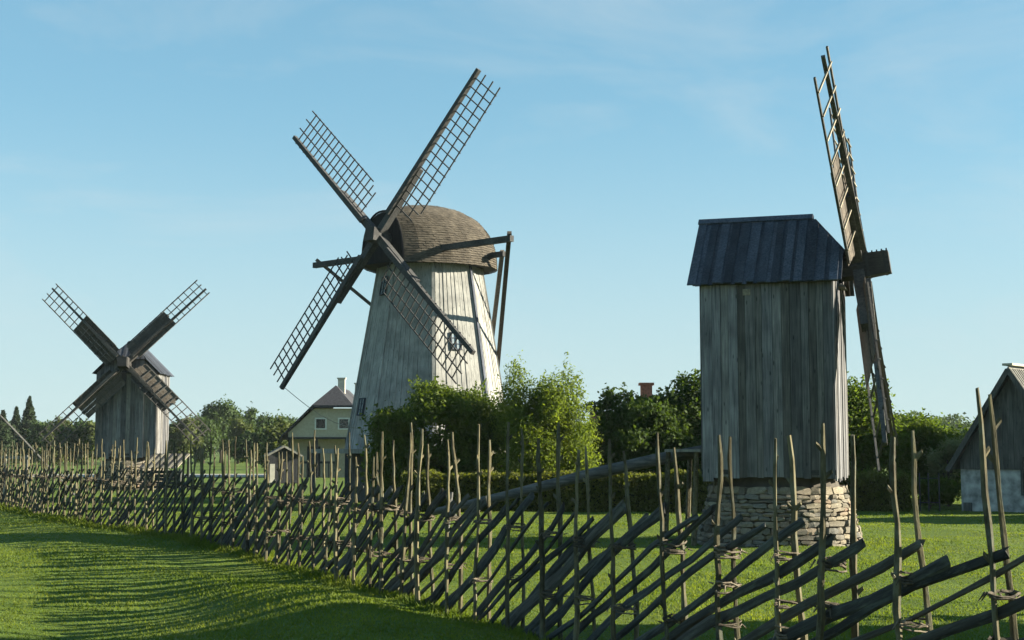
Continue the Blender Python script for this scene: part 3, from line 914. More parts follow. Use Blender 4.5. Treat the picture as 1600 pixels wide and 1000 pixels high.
# post meshes: crooked poles of unit height 1.0 m scaled in z
def post_mesh(seed):
    r = random.Random(seed); mb = MB(); n = 13
    pts, rad = [], []
    bx, by = 0, 0
    for i in range(n):
        bx += r.uniform(-.014, .014); by += r.uniform(-.014, .014)
        pts.append((bx, by, i / (n - 1))); rad.append((0.026 - 0.010 * i / (n - 1)) * r.uniform(.76, 1.24) * (.72 if i == n - 1 else 1))
    mb.tube(pts, rad, 6)
    for _ in range(4):                                       # stubs of cut twigs
        i = r.randint(2, n - 2); a = r.uniform(0, 6.28); p = Vector(pts[i])
        mb.tube([p, p + Vector((math.cos(a) * .05, math.sin(a) * .05, .022))], [.011, .007], 4)
    o = mb.build('post', M['post']); me = o.data; bpy.data.objects.remove(o); return me
POSTS = [post_mesh(100 + i) for i in range(14)]
def lath_mesh(seed):
    """a split pole along +X, unit length, flat-sided; y thick, z wide (metres)"""
    r = random.Random(seed); mb = MB(); n = 9
    w = r.choice((.028, .034, .042, .05, .058, .07)); th = r.uniform(.010, .017)
    bend = r.uniform(-.06, .06); rows = []
    ph = r.uniform(0, 6.28)
    for i in range(n):
        t = i / (n - 1); x = t
        zc = bend * math.sin(math.pi * t) + .034 * math.sin(7.5 * t + ph) + r.uniform(-.011, .011)
        yc = r.uniform(-.008, .008)
        ww = w * (1.10 - .26 * t) * r.uniform(.82, 1.18); tt = th * r.uniform(.9, 1.1)
        rows.append([(x, yc - tt, zc - ww * .55), (x, yc - tt * 1.05, zc + ww * .5), (x, yc - tt * .2, zc + ww), (x, yc + tt, zc + ww * .55), (x, yc + tt * .8, zc - ww * .5), (x, yc, zc - ww)])
    k = 6
    rows[-1] = [(x + r.uniform(-.022, .012), y, z) for x, y, z in rows[-1]]     # broken, uneven ends
    rows[0] = [(x + r.uniform(-.01, .02), y, z) for x, y, z in rows[0]]
    for row in rows: mb.v += row
    for i in range(n - 1):
        for j in range(k):
            a = i * k
            mb.f.append((a + j, a + k + j, a + k + (j + 1) % k, a + (j + 1) % k))
    mb.f.append(tuple(range(k))); mb.f.append(tuple(reversed(range((n - 1) * k, n * k))))
    o = mb.build('lath', M['lath']); me = o.data; bpy.data.objects.remove(o); return me
LATHS = [lath_mesh(200 + i) for i in range(26)]
def bind_mesh(seed):
    r = random.Random(seed); mb = MB()
    for c_ in range(3):
        pts = []
        zc = r.uniform(-.04, .04)
        for i in range(13):
            a = 2 * math.pi * i / 12
            pts.append((math.cos(a) * .036 + r.uniform(-.006, .006), math.sin(a) * .112 + r.uniform(-.01, .01), zc + .02 * math.sin(a + c_) + r.uniform(-.008, .008)))
        mb.tube(pts, r.uniform(.007, .010), 4, cap=False)
    for c_ in range(3):                                      # loose ends
        a = r.uniform(0, 6.28)
        p = Vector((math.cos(a) * .06, math.sin(a) * .13, r.uniform(-.03, .03)))
        mb.tube([p, p + Vector((math.cos(a) * .03, math.sin(a) * .045, r.uniform(-.06, .02)))], [.008, .003], 4)
    o = mb.build('binding', M['bind']); me = o.data; bpy.data.objects.remove(o); return me
BINDS = [bind_mesh(300 + i) for i in range(8)]
def put(name, me, mtx):
    o = bpy.data.objects.new(name, me); COL.objects.link(o); o.parent = fence
    o.matrix_local = Matrix.Translation(-F0) @ mtx
    return o
def put_post(x, y, x1, y1, ztop):
    z0 = gz(x, y) - .12
    a, b = Vector((x, y, z0)), Vector((x1, y1, ztop))
    q = (b - a).to_track_quat('Z', 'Y').to_matrix().to_4x4()
    L_ = (b - a).length; k = rnd.uniform(.85, 1.25)
    return put('post', rnd.choice(POSTS), Matrix.Translation(a) @ q @ Matrix.Rotation(rnd.uniform(0, 6.28), 4, 'Z') @ Matrix.Diagonal((k, k, L_, 1)))
# pairs: arc length of the foot, then (top shift along, height) of the viewer-side and the far-side post
near = [(612, .02, 2.22, .04, 2.10), (639, .06, 2.2, -.02, 2.33), (668, .03, 2.24, -.10, 2.05), (708, .0, 2.10, -.07, 2.2), (755, -.02, 2.27, 0, 2.09), (806, 0, 2.28, 0, 2.21), (861, .0, 2.10, .0, 2.26),
        (912, -.05, 1.98, -.06, 2.01), (975, -.12, 2.08, -.12, 1.97), (1050, -.10, 2.13, -.08, 2.0), (1138, -.01, 2.1, -.02, 2.09), (1226, -.05, 2.07, -.02, 2.09), (1300, .0, 2.17, .05, 2.09), (1428, -.08, 2.07, -.12, 2.11), (1565, -.14, 2.36, -.16, 2.32), (1725, -.1, 2.1, -.1, 2.2)]
pairs = []
s = s_at_px(612)
tail_s = []
while s > 0.6:
    s -= rnd.uniform(.60, .80)
    if s > 0.6: tail_s.append(s)
for s in reversed(tail_s):
    pairs.append((s, rnd.uniform(-.10, .10), rnd.uniform(1.85, 2.30), rnd.uniform(-.10, .10), rnd.uniform(1.85, 2.25)))
for px_, a, b, c_, d in near:
    pairs.append((s_at_px(px_), a, b, c_, d))
for s, ta, ha, tb, hb in pairs:
    p, d = fpt(s); nrm2 = Vector((d.y, -d.x))               # nrm2 points to the viewer's side or away; fix below
    if nrm2.dot(-p) < 0: nrm2 = -nrm2
    sep = rnd.uniform(.085, .115)
    j = rnd.uniform(-.03, .03)
    f_ = p + nrm2 * sep + d * j; b_ = p - nrm2 * sep + d * (j + rnd.uniform(-.05, .05))
    ft = p + nrm2 * (sep * .55) + d * ta; bt = p - nrm2 * (sep * .55) + d * tb
    put_post(f_.x, f_.y, ft.x, ft.y, ha); put_post(b_.x, b_.y, bt.x, bt.y, hb)
    ang = math.atan2(nrm2.y, nrm2.x) - math.pi / 2
    for zb in ((.55, .90, 1.18) if p.y < 11.6 else (.55, 1.15) if p.y < 30 else (1.12,)):
        zz = zb + rnd.uniform(-.07, .07) + gz(p.x, p.y)
        k = rnd.uniform(.85, 1.2)
        put('binding', rnd.choice(BINDS), Matrix.Translation((p.x + d.x * j, p.y + d.y * j, zz)) @ Matrix.Rotation(ang, 4, 'Z') @ Matrix.Diagonal((k, 1, k, 1)))
# laths: each starts on the ground and climbs towards the viewer's right
s = 0.3; cnt = 0
while s < cum[-1] - 3.0:
    p0, d0 = fpt(s)
    nearf = min(1, max(0, (17 - p0.y) / 5)); L_ = rnd.uniform(2.85, 3.1) + .75 * nearf
    p1, d1 = fpt(s + L_ * .9)
    z0 = gz(p0.x, p0.y) + rnd.uniform(-.03, .04); z1 = gz(p1.x, p1.y) + rnd.uniform(1.34, 1.48)
    off = rnd.uniform(-.03, .03)
    a = Vector((p0.x, p0.y, z0)); b = Vector((p1.x, p1.y, z1))
    dx_ = (b - a); L_ = dx_.length; dx_.normalize()
    up = Vector((0, 0, 1)); yv = up.cross(dx_).normalized(); zv = dx_.cross(yv)
    mt = Matrix((dx_, yv, zv)).transposed().to_4x4()
    if rnd.random() < .5: mt = mt @ Matrix.Rotation(math.pi, 4, 'X')
    put('lath', LATHS[cnt % len(LATHS)] if cnt < 26 else rnd.choice(LATHS), Matrix.Translation(a + yv * off) @ mt @ Matrix.Diagonal((L_, 1, rnd.uniform(.85, 1.15) * (1 - .16 * nearf), 1)))
    s += rnd.uniform(.275, .33) + .09 * nearf; cnt += 1

# ------------------------------------------------------------------ buildings
def house_beige():
    t = empty('house', (-12.05, 95, 0), 'pale beige gabled house with dark half-hipped roof beside the tower windmill', 'house')
    # local: x right, y away; gable towards the viewer
    hw, ez, az_, dep = 3.0, 2.75, 6.1, 9.0
    sl = (az_ - ez) / 3.35
    zc = lambda x: az_ - abs(x) * sl - .08
    yr = 1.35                                                # the half hip leans back
    hipz = 4.75; hipx = (az_ - hipz) / sl
    w = MB()
    pr = [(-hw, 2.72), (hw, 2.72), (hw, zc(hw)), (hipx - .1, hipz - .1), (-hipx + .1, hipz - .1), (-hw, zc(hw))]
    n = len(pr)
    w.add([(x, 0, z) for x, z in pr] + [(x, dep, z) for x, z in pr], [tuple(range(n)), tuple(reversed(range(n, 2 * n)))] + [((i + 1) % n, i, n + i, n + (i + 1) % n) for i in range(n)])
    wall = w.build('wall', M['render'], t)
    MB().box(-hw + .0, hw - .0, 1.3, dep - .02, -.1, 2.72).build('ground_floor_wall', M['render'], t)
    MB().box(-hw - .05, hw + .05, -.08, 1.2, 2.60, 2.715).build('floor_beam', M['shed'], t)
    por = MB().box(-hw + .1, 0.2, .25, .33, .95, 1.10).build('porch_rail', M['shed'], t)
    for i in range(9):
        MB().box(-hw + .15 + i * .36, -hw + .23 + i * .36, .26, .32, 0, .95).build('baluster', M['shed'], por)
    for x in (-hw + .08, -1.1, 0.9):
        MB().box(x - .08, x + .08, .05, .22, 0, 2.6).build('porch_post', M['shed'], t)
    MB().box(-1.9, -1.0, 1.24, 1.31, .05, 2.1).build('door', M['shed'], t)
    for cx in (-0.82, 0.74):
        f = MB()
        for a in ((-.40, -.31, -.40, .40), (.31, .40, -.40, .40), (-.31, .31, -.40, -.31), (-.31, .31, .31, .40)):
            f.box(cx + a[0], cx + a[1], -.06, .03, 3.62 + a[2], 3.62 + a[3])
        win = f.build('window', M['white'], wall)
        MB().box(cx - .31, cx + .31, -.02, .02, 3.31, 3.93).build('pane', M['glass'], win)
    for side in (-1, 1):
        ex, e_z = side * 3.55, az_ - 3.55 * sl
        q = [(ex, -.35, e_z), (side * hipx, -.35, hipz), (0, yr, az_), (0, dep + .3, az_), (ex, dep + .3, e_z)]
        m = MB().add(q + [(x, y, z + .14) for x, y, z in q], [(0, 1, 2, 3, 4), (9, 8, 7, 6, 5)] + [(i, 5 + i, 5 + (i + 1) % 5, (i + 1) % 5) for i in range(5)])
        m.build('roof', M['slate'], t)
    q = [(-hipx - .05, -.42, hipz - .05), (hipx + .05, -.42, hipz - .05), (0, yr, az_ + .02)]
    MB().add(q + [(x, y, z + .15) for x, y, z in q], [(2, 1, 0), (3, 4, 5), (0, 1, 4, 3), (1, 2, 5, 4), (2, 0, 3, 5)]).build('half_hip_roof', M['slate'], t)
    for cx, cy, top in ((0.25, 2.6, 6.75), (1.05, 6.0, 6.55)):
        c = MB().box(cx - .24, cx + .24, cy - .24, cy + .24, 5.0, top).build('chimney', M['chim'], t)
        MB().box(cx - .30, cx + .30, cy - .30, cy + .30, top, top + .09).build('chimney_cap', M['chim'], c)
house_beige()

def small_shed():
    t = empty('shed', (-12.9, 80, 0), 'small dark shed with pale gable boards and pale door behind the fence', 'shed')
    hw, dep = .85, 1.9
    pr = [(-hw, 0), (hw, 0), (hw, 1.55), (0, 2.02), (-hw, 1.55)]
    n = 5
    MB().add([(x, 0, z) for x, z in pr] + [(x, dep, z) for x, z in pr], [tuple(range(n)), tuple(reversed(range(n, 2 * n)))] + [((i + 1) % n, i, n + i, n + (i + 1) % n) for i in range(n)]).build('wall', M['shed'], t)
    for s_ in (-1, 1):
        MB().hexa([(0, -.15, 2.05), (s_ * 1.02, -.15, 1.49), (s_ * 1.02, dep + .1, 1.49), (0, dep + .1, 2.05), (0, -.15, 2.13), (s_ * 1.02, -.15, 1.57), (s_ * 1.02, dep + .1, 1.57), (0, dep + .1, 2.13)]).build('roof', M['slate'], t)
        MB().beam((0, -.18, 2.09), (s_ * 1.04, -.18, 1.52), .04, .11).build('barge_board', M['trim'], t)
    MB().box(-.78, -.50, -.05, .0, .05, 1.1).build('door', M['chim'], t)
    t.rotation_euler = (0, 0, R(14))
small_shed()

def barn():
    t = empty('barn', (14.26, 45, 0), 'steep gabled barn of grey planks over whitewashed stone wall at the right edge', 'barn')
    t.rotation_euler = (0, 0, math.atan2(-.656, .755))
    # local x along the gable (towards the viewer's right), local y along the ridge away
    W, H, AP, L_ = 3.5, 1.38, 4.45, 7.5
    cx = W / 2
    sl = (AP - 1.35) / (cx + .28)
    wall = MB().box(0, W, 0, L_, -.2, H).build('whitewashed_wall', M['lime'], t)
    c = MB(); pr = [(.05, H), (W - .05, H), (cx, AP - .25)]
    c.add([(x, .06, z) for x, z in pr] + [(x, L_ - .06, z) for x, z in pr], [(0, 1, 2), (5, 4, 3), (1, 0, 3, 4), (2, 1, 4, 5), (0, 2, 5, 3)])
    gable = c.build('gable', M['core'], t)
    nb = 20
    for i in range(nb):
        a, b = W * i / nb, W * (i + 1) / nb
        za, zb = AP - abs(a - cx) * sl - .12, AP - abs(b - cx) * sl - .12
        y0 = -.03 - rnd.uniform(0, .02) - (.012 if i % 2 else 0)
        if max(za, zb) < H + .03: continue
        za, zb = max(za, H + .01), max(zb, H + .01)
        MB().hexa([(a + .003, y0, H - .05), (b - .003, y0, H - .05), (b - .003, .05, H - .05), (a + .003, .05, H - .05), (a + .003, y0, za), (b - .003, y0, zb), (b - .003, .05, zb), (a + .003, .05, za)]).build('plank', M['barn_wood'], gable)
    for s_ in (-1, 1):
        ex = cx + s_ * (cx + .30)
        q = [(cx, -.30, AP), (ex, -.30, AP - (cx + .30) * sl), (ex, L_ + .3, AP - (cx + .30) * sl), (cx, L_ + .3, AP)]
        rf = MB().hexa(q + [(x, y, z + .07) for x, y, z in q]).build('roof', M['slate_pale'], t)
        rib = int(L_ / .17)
        for i in range(rib):
            yy = -.24 + i * .176
            MB().beam((cx + s_ * .05, yy, AP + .075 - .05 * sl), (ex, yy, AP - (cx + .30) * sl + .075), .07, .045).build('roof_rib', M['slate_pale'], rf)
        MB().beam((cx + s_ * .0, -.33, AP - .04), (ex, -.33, AP - (cx + .30) * sl - .04), .05, .16).build('barge_board', M['barn_wood'], rf)
    MB().beam((cx, -.36, AP + .13), (cx, L_ + .36, AP + .13), .32, .07).build('ridge_cap', M['ridge_pale'], t)
    fr = MB()
    x0, x1, z0, z1 = 2.02, 2.98, .62, 1.72
    for a in ((x0 - .07, x0, z0, z1), (x1, x1 + .07, z0, z1), (x0 - .07, x1 + .07, z1, z1 + .08), (x0 - .07, x1 + .07, z0 - .08, z0)):
        fr.box(a[0], a[1], -.09, -.05, a[2], a[3])
    win = fr.build('window', M['barn_wood'], t)
    MB().box(x0, x1, -.07, -.052, z0, z1).build('pane', M['glass'], win)
    MB().box(.10, .34, -.10, -.002, 0, .28).build('vent_box', M['barn_wood'], t)
barn()

def brown_house():
    t = empty('house', (8.35, 53, 0), 'low dark red house with brown tiled roof half hidden by the trees', 'house')
    L_, D_, ez, rz = 5.0, 4.5, 1.72, 3.4
    MB().box(-L_, L_, 0, D_, -.1, ez + .1).build('wall', M['red_wall'], t)
    gm_ = MB()
    for x in (-L_ + .01, L_ - .01):
        gm_.add([(x, 0, ez), (x, D_, ez), (x, D_ / 2, rz - .1)], [(0, 1, 2)])
    gm_.build('gable', M['red_wall'], t)
    rise = rz - ez + .15
    for s_ in (0, 1):
        rows = 9
        base = None
        for i in range(rows):
            f0, f1 = i / rows, (i + 1) / rows
            ya, yb = -.3 + (D_ / 2 + .3) * f0, -.3 + (D_ / 2 + .3) * f1 + .06
            za, zb = ez - .15 + rise * f0 + .05, ez - .15 + rise * (f1 + .02)
            if s_: ya, yb = D_ - ya, D_ - yb
            p = [(-L_ - .3, ya, za - .06), (L_ + .3, ya, za - .06), (L_ + .3, yb, zb - .06), (-L_ - .3, yb, zb - .06), (-L_ - .3, ya, za), (L_ + .3, ya, za), (L_ + .3, yb, zb), (-L_ - .3, yb, zb)]
            o = MB().hexa(p).build('roof' if base is None else 'tile_course', M['red_roof'], t if base is None else base)
            if base is None: base = o
    c = MB().box(-3.3, -2.87, D_ / 2 - .2, D_ / 2 + .2, rz - .6, 4.44).build('chimney', M['brick'], t)
    MB().box(-3.37, -2.80, D_ / 2 - .27, D_ / 2 + .27, 4.44, 4.54).build('chimney_cap', M['brick'], c)
    for cx, cz, w_, h_ in ((-4.75, 1.30, .36, .2), (-1.2, 1.05, .30, .36), (-.45, 1.05, .30, .36), (2.6, 1.05, .4, .4)):
        f = MB(); e = .06
        for a in ((-w_, -w_ + e, -h_, h_), (w_ - e, w_, -h_, h_), (-w_ + e, w_ - e, -h_, -h_ + e), (-w_ + e, w_ - e, h_ - e, h_), (-.02, .02, -h_ + e, h_ - e)):
            f.box(cx + a[0], cx + a[1], -.05, -.002, cz + a[2], cz + a[3])
        win = f.build('window', M['white'], t)
        MB().box(cx - w_ + e, cx + w_ - e, -.03, -.004, cz - h_ + e, cz + h_ - e).build('pane', M['glass'], win)
brown_house()

# outbuilding added out of view on the right, to shade the lawn
def outbuilding():
    t = empty('outbuilding', (23.5, 36.8, 0), 'plain grey plank outbuilding added outside the view to shade the lawn, right of the barn', 'outbuilding')
    W, L_, H, AP = 5.0, 5.6, 2.6, 5.2
    pr = [(0, 0), (L_, 0), (L_, H), (L_ / 2, AP - .1), (0, H)]
    n = 5
    MB().add([(0, y, z) for y, z in pr] + [(W, y, z) for y, z in pr], [tuple(range(n)), tuple(reversed(range(n, 2 * n)))] + [((i + 1) % n, i, n + i, n + (i + 1) % n) for i in range(n)]).build('wall', M['barn_wood'], t)
    for y0, y1 in ((L_ / 2, -.4), (L_ / 2, L_ + .4)):
        z1 = AP - (L_ / 2 + .4) * (AP - H) / (L_ / 2)
        q = [(-.3, y0, AP), (-.3, y1, z1), (W + .3, y1, z1), (W + .3, y0, AP)]
        MB().hexa(q + [(x, y, z + .1) for x, y, z in q]).build('roof', M['slate_pale'], t)
    MB().box(-.06, -.002, 1.2, 2.2, .05, 2.0).build('door', M['shed'], t)
outbuilding()

# small things near the left mill
def board_stack():
    t = empty('board_stack', (-16.6, 66.5, .1), 'low stack of sloping pale and dark boards beside the small windmill', 'board stack')
    for i in range(12):
        x = -.75 + i * .15
        MB().beam((x, -.5, .95), (x + .42, .45, 1.62), .125, .04, (0, -.5, .9)).build('board', M['bar_pale'] if i % 2 else M['shed'], t)
    for x, y, h in ((-.7, -.4, .95), (1.1, -.4, .95), (-.4, .4, 1.5), (1.3, .4, 1.5)):
        MB().box(x - .05, x + .05, y - .05, y + .05, -.15, h).build('leg', M['barn_wood'], t)
    for k in range(5):
        MB().box(-.7, 1.1, -.3, .35, .02 + k * .17, .16 + k * .17).build('plank_layer', M['shed'], t)
board_stack()
def rail_fence():
    t = empty('rail_fence', (-23, 58.5, 0), 'low pale two-rail wooden barrier at the far left edge', 'fence')
    for i in range(6):
        MB().box(-1.6 + i * .9, -1.52 + i * .9, -.05, .05, -.1, 1.85 - i * .03).build('post', M['trim'], t)
    for z in (1.2, 1.75):
        MB().beam((-1.8, -.07, z), (3.1, -.07, z - .17), .04, .11).build('rail', M['trim'], t)
rail_fence()
pole = empty('slanting_pole', (-19.2, 60, 0), 'thin grey pole slanting down behind the fence at the far left', 'pole')
MB().tube([(-3.6, 0, 4.4), (-1.5, 0, 2.3), (0.8, 0, -.1)], [.04, .045, .05], 6).build('shaft', M['log'], pole)
def gate():
    t = empty('garden_gate', (13.0, 45.2, 0), 'thin grey metal garden gate between the hedge and the barn', 'gate')
    for x in (0, .28, .62):
        MB().box(x - .02, x + .02, -.02, .02, -.1, 1.2).build('post', M['iron'], t)
    for z in (.25, 1.02):
        MB().box(.02, .60, -.015, .015, z, z + .03).build('rail', M['iron'], t)
gate()

# ------------------------------------------------------------------ vegetation
def leaf_quads(P, size, rng, out=None, flat=0.35, aspect=0.5, droop=0.0):
    n = len(P)
    nrm = rng.normal(size=(n, 3))
    if out is not None: nrm = nrm * 0.8 + out * 0.8
    nrm[:, 2] += flat
    nrm /= np.linalg.norm(nrm, axis=1, keepdims=True) + 1e-9
    a = np.cross(nrm, rng.normal(size=(n, 3))); a[:, 2] -= droop
    a -= nrm * (a * nrm).sum(1, keepdims=True)
    a /= np.linalg.norm(a, axis=1, keepdims=True) + 1e-9
    b = np.cross(nrm, a)
    s = size * rng.uniform(.65, 1.35, (n, 1))
    v = np.stack([P - a * s * .5, P + b * s * aspect * .5 - a * s * .05, P + a * s * .5, P - b * s * aspect * .5 - a * s * .05], 1)
    return v.reshape(-1, 3)

def crown_clumps(c, r, n, rng, inner=0.72, size=(.28, .45)):
    res = []
    for _ in range(n):
        d = rng.normal(size=3); d /= np.linalg.norm(d)
        k = inner * rng.uniform(.55, 1.05)
        p = np.array(c) + d * np.array(r) * k
        s = rng.uniform(*size)
        res.append((p, np.array(r) * s * rng.uniform(.8, 1.2, 3)))
    return res

def sample_clumps(cl, n, rng, zmin=0.1):
    w = np.array([np.prod(q) ** (2 / 3) for _, q in cl]); w /= w.sum()
    idx = rng.choice(len(cl), n, p=w)
    C = np.array([p for p, _ in cl])[idx]; Q = np.array([q for _, q in cl])[idx]
    d = rng.normal(size=(n, 3)); d /= np.linalg.norm(d, axis=1, keepdims=True)
    rad = rng.uniform(0.15, 1, (n, 1)) ** 0.45 * (1 + .18 * rng.normal(size=(n, 1)))
    P = C + d * Q * rad
    ok = P[:, 2] > zmin
    return P[ok], d[ok]

def tree(name, base, crown, r, nclump, nleaf, lsize, mat, label, seed, group=None, trunk_r=.12, shoots=0, shoot_len=.5, aspect=.55, clump=(.28, .45), extra=None, cat='tree', inner=.72, droop=0.0):
    """crown and clumps are local to base; parts: trunk, crown"""
    rng = np.random.default_rng(seed)
    t = empty(name, base, label, cat, group=group)
    cl = crown_clumps(crown, r, nclump, rng, inner, clump)
    if extra: cl += [(np.array(p, float), np.array(q, float)) for p, q in extra]
    P, D = sample_clumps(cl, nleaf, rng, .15)
    V = [leaf_quads(P, lsize, rng, D, aspect=aspect, droop=droop)]
    if shoots:
        # leafy shoots standing out of the crown
        idx = rng.choice(len(P), shoots)
        for i in idx:
            d = D[i] * np.array([.7, .7, .5]) + np.array([0, 0, .75]) + rng.normal(size=3) * .2
            d /= np.linalg.norm(d); L_ = shoot_len * rng.uniform(.5, 1.3); m = int(8 + L_ * 26)
            tt = rng.uniform(0, 1, (m, 1))
            Q = P[i] + d * L_ * tt + rng.normal(size=(m, 3)) * lsize * .55 * (1.15 - tt)
            V.append(leaf_quads(Q, lsize * .9, rng, None, aspect=aspect, droop=droop))
    np_mesh('crown', np.concatenate(V), 4, mat, t)
    tm = MB()
    top = Vector(crown) * 1.0
    tm.tube([(0, 0, -.1), (top.x * .3 + .05, top.y * .3, top.z * .4), tuple(top)], [trunk_r * 1.25, trunk_r * .9, trunk_r * .4], 7)
    for p, q in cl[:9]:
        tm.tube([(top.x * .35, top.y * .35, top.z * .42), tuple((Vector(p) + top * .6) / 1.75), tuple(p)], [trunk_r * .5, trunk_r * .3, trunk_r * .12], 5)
    tm.build('trunk', M['bark'], t, smooth=True)
    return t

# the bushes before the tower mill
tree('apple_tree', (-2.4, 47.2, 0), (-.05, 0, 2.45), (2.25, 1.6, 1.75), 46, 40000, .13, M['leaf_apple'], 'dark round apple tree in front of the tower windmill', 11, trunk_r=.14, shoots=260, shoot_len=.45, clump=(.17, .34), inner=.86,
     extra=[((-1.85, -.1, 1.5), (.75, .8, 1.1)), ((-1.7, 0, 2.7), (.6, .6, .6)), ((1.0, -.3, 1.2), (1.1, .9, 1.1)), ((-.8, -.4, .9), (1.3, .8, .9)), ((.9, 0, 3.3), (1.0, .8, .6)), ((1.7, .1, 2.8), (.9, .8, .9)), ((-.3, 0, 3.9), (.6, .5, .35)), ((1.9, -.2, 1.6), (.8, .7, 1.2))])
tree('willow', (1.0, 46.2, 0), (0, 0, 2.4), (1.35, 1.2, 2.0), 26, 46000, .12, M['leaf_willow'], 'bright green willow bush right of the dark apple tree, sunlit', 12, trunk_r=.10, shoots=260, shoot_len=.42, aspect=.36, droop=.5, clump=(.26, .42),
     extra=[((-.85, 0, 3.8), (.5, .45, 1.1)), ((.85, 0, 3.55), (.55, .5, 1.15)), ((.1, 0, 3.2), (.7, .5, 1.0)), ((1.15, 0, 2.1), (.65, .7, 1.4)), ((-1.1, 0, 3.0), (.6, .6, 1.0)), ((1.3, -.1, 1.2), (.6, .6, .9)), ((-.3, -.2, 1.2), (1.3, .8, 1.0))])
tree('garden_tree', (5.35, 49.5, 0), (-.3, 0, 2.35), (2.4, 1.7, 1.45), 44, 38000, .14, M['leaf_dark'], 'dark leafy tree with bare-edged branches before the low red house', 13, trunk_r=.16, shoots=200, shoot_len=.42, aspect=.62, clump=(.16, .32), inner=.86,
     extra=[((-2.35, 0, 3.45), (.6, .35, .2)), ((-1.95, 0, 3.75), (.3, .35, .4)), ((-1.45, 0, 3.5), (.6, .5, .55)), ((-.75, .2, 3.45), (.4, .4, .4)), ((-1.9, -.2, 2.3), (1.2, .8, .9)), ((.25, 0, 3.55), (.5, .6, .5)), ((.75, 0, 3.95), (.5, .5, .7)), ((1.35, 0, 3.9), (.6, .6, .9)), ((.9, 0, 3.1), (1.2, .9, .8)), ((-.6, -.3, 1.7), (2.2, 1.0, .75)), ((1.6, 0, 2.2), (1.0, .9, 1.0))])
tree('round_tree', (4.0, 60, 0), (0, 0, 2.2), (1.9, 1.5, 1.5), 18, 14000, .19, M['leaf_bush'], 'low round tree behind the willow and left of the red house', 14, trunk_r=.12)
tree('plum_tree', (11.5, 49, 0), (0, 0, 2.8), (2.1, 1.4, 1.9), 26, 34000, .13, M['leaf_bush'], 'green fruit tree behind the lowest sail of the plank windmill', 15, trunk_r=.12, shoots=140, shoot_len=.6,
     extra=[((1.35, 0, 3.9), (.3, .3, .7)), ((-.9, 0, 3.4), (.9, .7, .75)), ((0, -.3, 1.2), (2.0, 1, .9)), ((1.3, -.1, 2.2), (.9, .8, .9))])
tree('rose_bush', (14.6, 50.2, 0), (0, 0, 1.7), (1.7, 1.1, 1.7), 20, 24000, .12, M['leaf_bush'], 'broad green bush between the fruit tree and the barn', 16, trunk_r=.07, shoots=90, shoot_len=.4, cat='bush',
     extra=[((-.6, -.2, 2.4), (.9, .6, .6)), ((1.0, -.2, 1.2), (.9, .7, 1.0))])
tree('elder_bush', (14.95, 48.6, 0), (0, 0, 1.6), (.8, .7, .9), 12, 5200, .10, M['leaf_pale'], 'pale flowering bush next to the barn wall', 17, trunk_r=.06, shoots=40, shoot_len=.4, cat='bush')
tree('lilac_bush', (14.3, 53.5, 0), (0, 0, 2.3), (1.5, 1.1, 1.05), 16, 14000, .14, M['leaf_dark'], 'dark rounded bush top rising behind the pale flowering bush', 18, trunk_r=.07, cat='bush')
tree('low_shrub', (13.7, 46.6, 0), (0, 0, .6), (1.35, .6, .7), 11, 9000, .10, M['leaf_bush'], 'low bright shrub behind the thin metal gate', 19, trunk_r=.04, cat='bush')

def hedge(x0, x1, y, d, h, n, label, seed):
    rng = np.random.default_rng(seed)
    t = empty('hedge', ((x0 + x1) / 2, y, 0), label, 'hedge')
    w = (x1 - x0) / 2
    MB().box(-w + .1, w - .1, -d / 2 + .12, d / 2 - .12, -.1, h - .13).build('twigs', M['twig'], t)
    u = rng.uniform(-1, 1, (n, 3))
    face = rng.choice(4, n, p=[.5, .33, .085, .085])
    P = u * np.array([w, d / 2, h / 2]) + np.array([0, 0, h / 2])
    P[face == 0, 1] = -d / 2; P[face == 1, 2] = h; P[face == 2, 0] = w; P[face == 3, 0] = -w
    lump = .05 * np.sin(P[:, 0] * 3.1 + P[:, 2] * 2) + .04 * np.sin(P[:, 0] * 7.3)
    P += rng.normal(size=(n, 3)) * .05 + np.stack([0 * lump, -lump * (face == 0), lump * (face == 1)], 1)
    np_mesh('foliage', leaf_quads(P, .105, rng, None, aspect=.6), 4, M['leaf_hedge'], t)
hedge(-3.4, 6.5, 45.0, 1.0, 1.12, 30000, 'long clipped hedge running behind the fence left of the plank windmill', 31)
hedge(10.2, 12.6, 45.4, 1.0, 1.08, 8000, 'short clipped hedge right of the plank windmill stone base', 32)

# trees far off on the left
def conifer(base, h, r, label, seed, group):
    rng = np.random.default_rng(seed)
    t = empty('spruce_tree', base, label, 'tree', group=group)
    n = 5200
    f = rng.uniform(0, 1, n) ** 1.35
    ang = rng.uniform(0, 2 * np.pi, n)
    wob = 1 + .28 * np.sin(f * 34 + 2 * np.sin(ang * 3 + seed)) + .15 * rng.normal(size=n)
    rr_ = r * (1 - f) ** .85 * wob * rng.uniform(.25, 1, n) ** .5
    P = np.stack([rr_ * np.cos(ang), rr_ * np.sin(ang), h * (.08 + .92 * f) - rr_ * .25], 1)
    np_mesh('crown', leaf_quads(P, .5, rng, None, aspect=.4, droop=1.0), 4, M['leaf_conifer'], t)
    MB().tube([(0, 0, -.2), (0, 0, h * .9)], [.22, .04], 6).build('trunk', M['bark'], t)
G = 'trees beyond the village on the left'
def at(px_, Y): return ((px_ - 800) / 2209 * Y, Y, 0)
conifer(at(44, 185), 8.6, 2.0, 'tallest pointed spruce on the left skyline', 41, G)
conifer(at(24, 190), 7.4, 1.5, 'thin dark spruce left of the tallest spruce', 42, G)
conifer(at(3, 180), 6.7, 1.8, 'spruce cut by the left edge of the picture', 43, G)
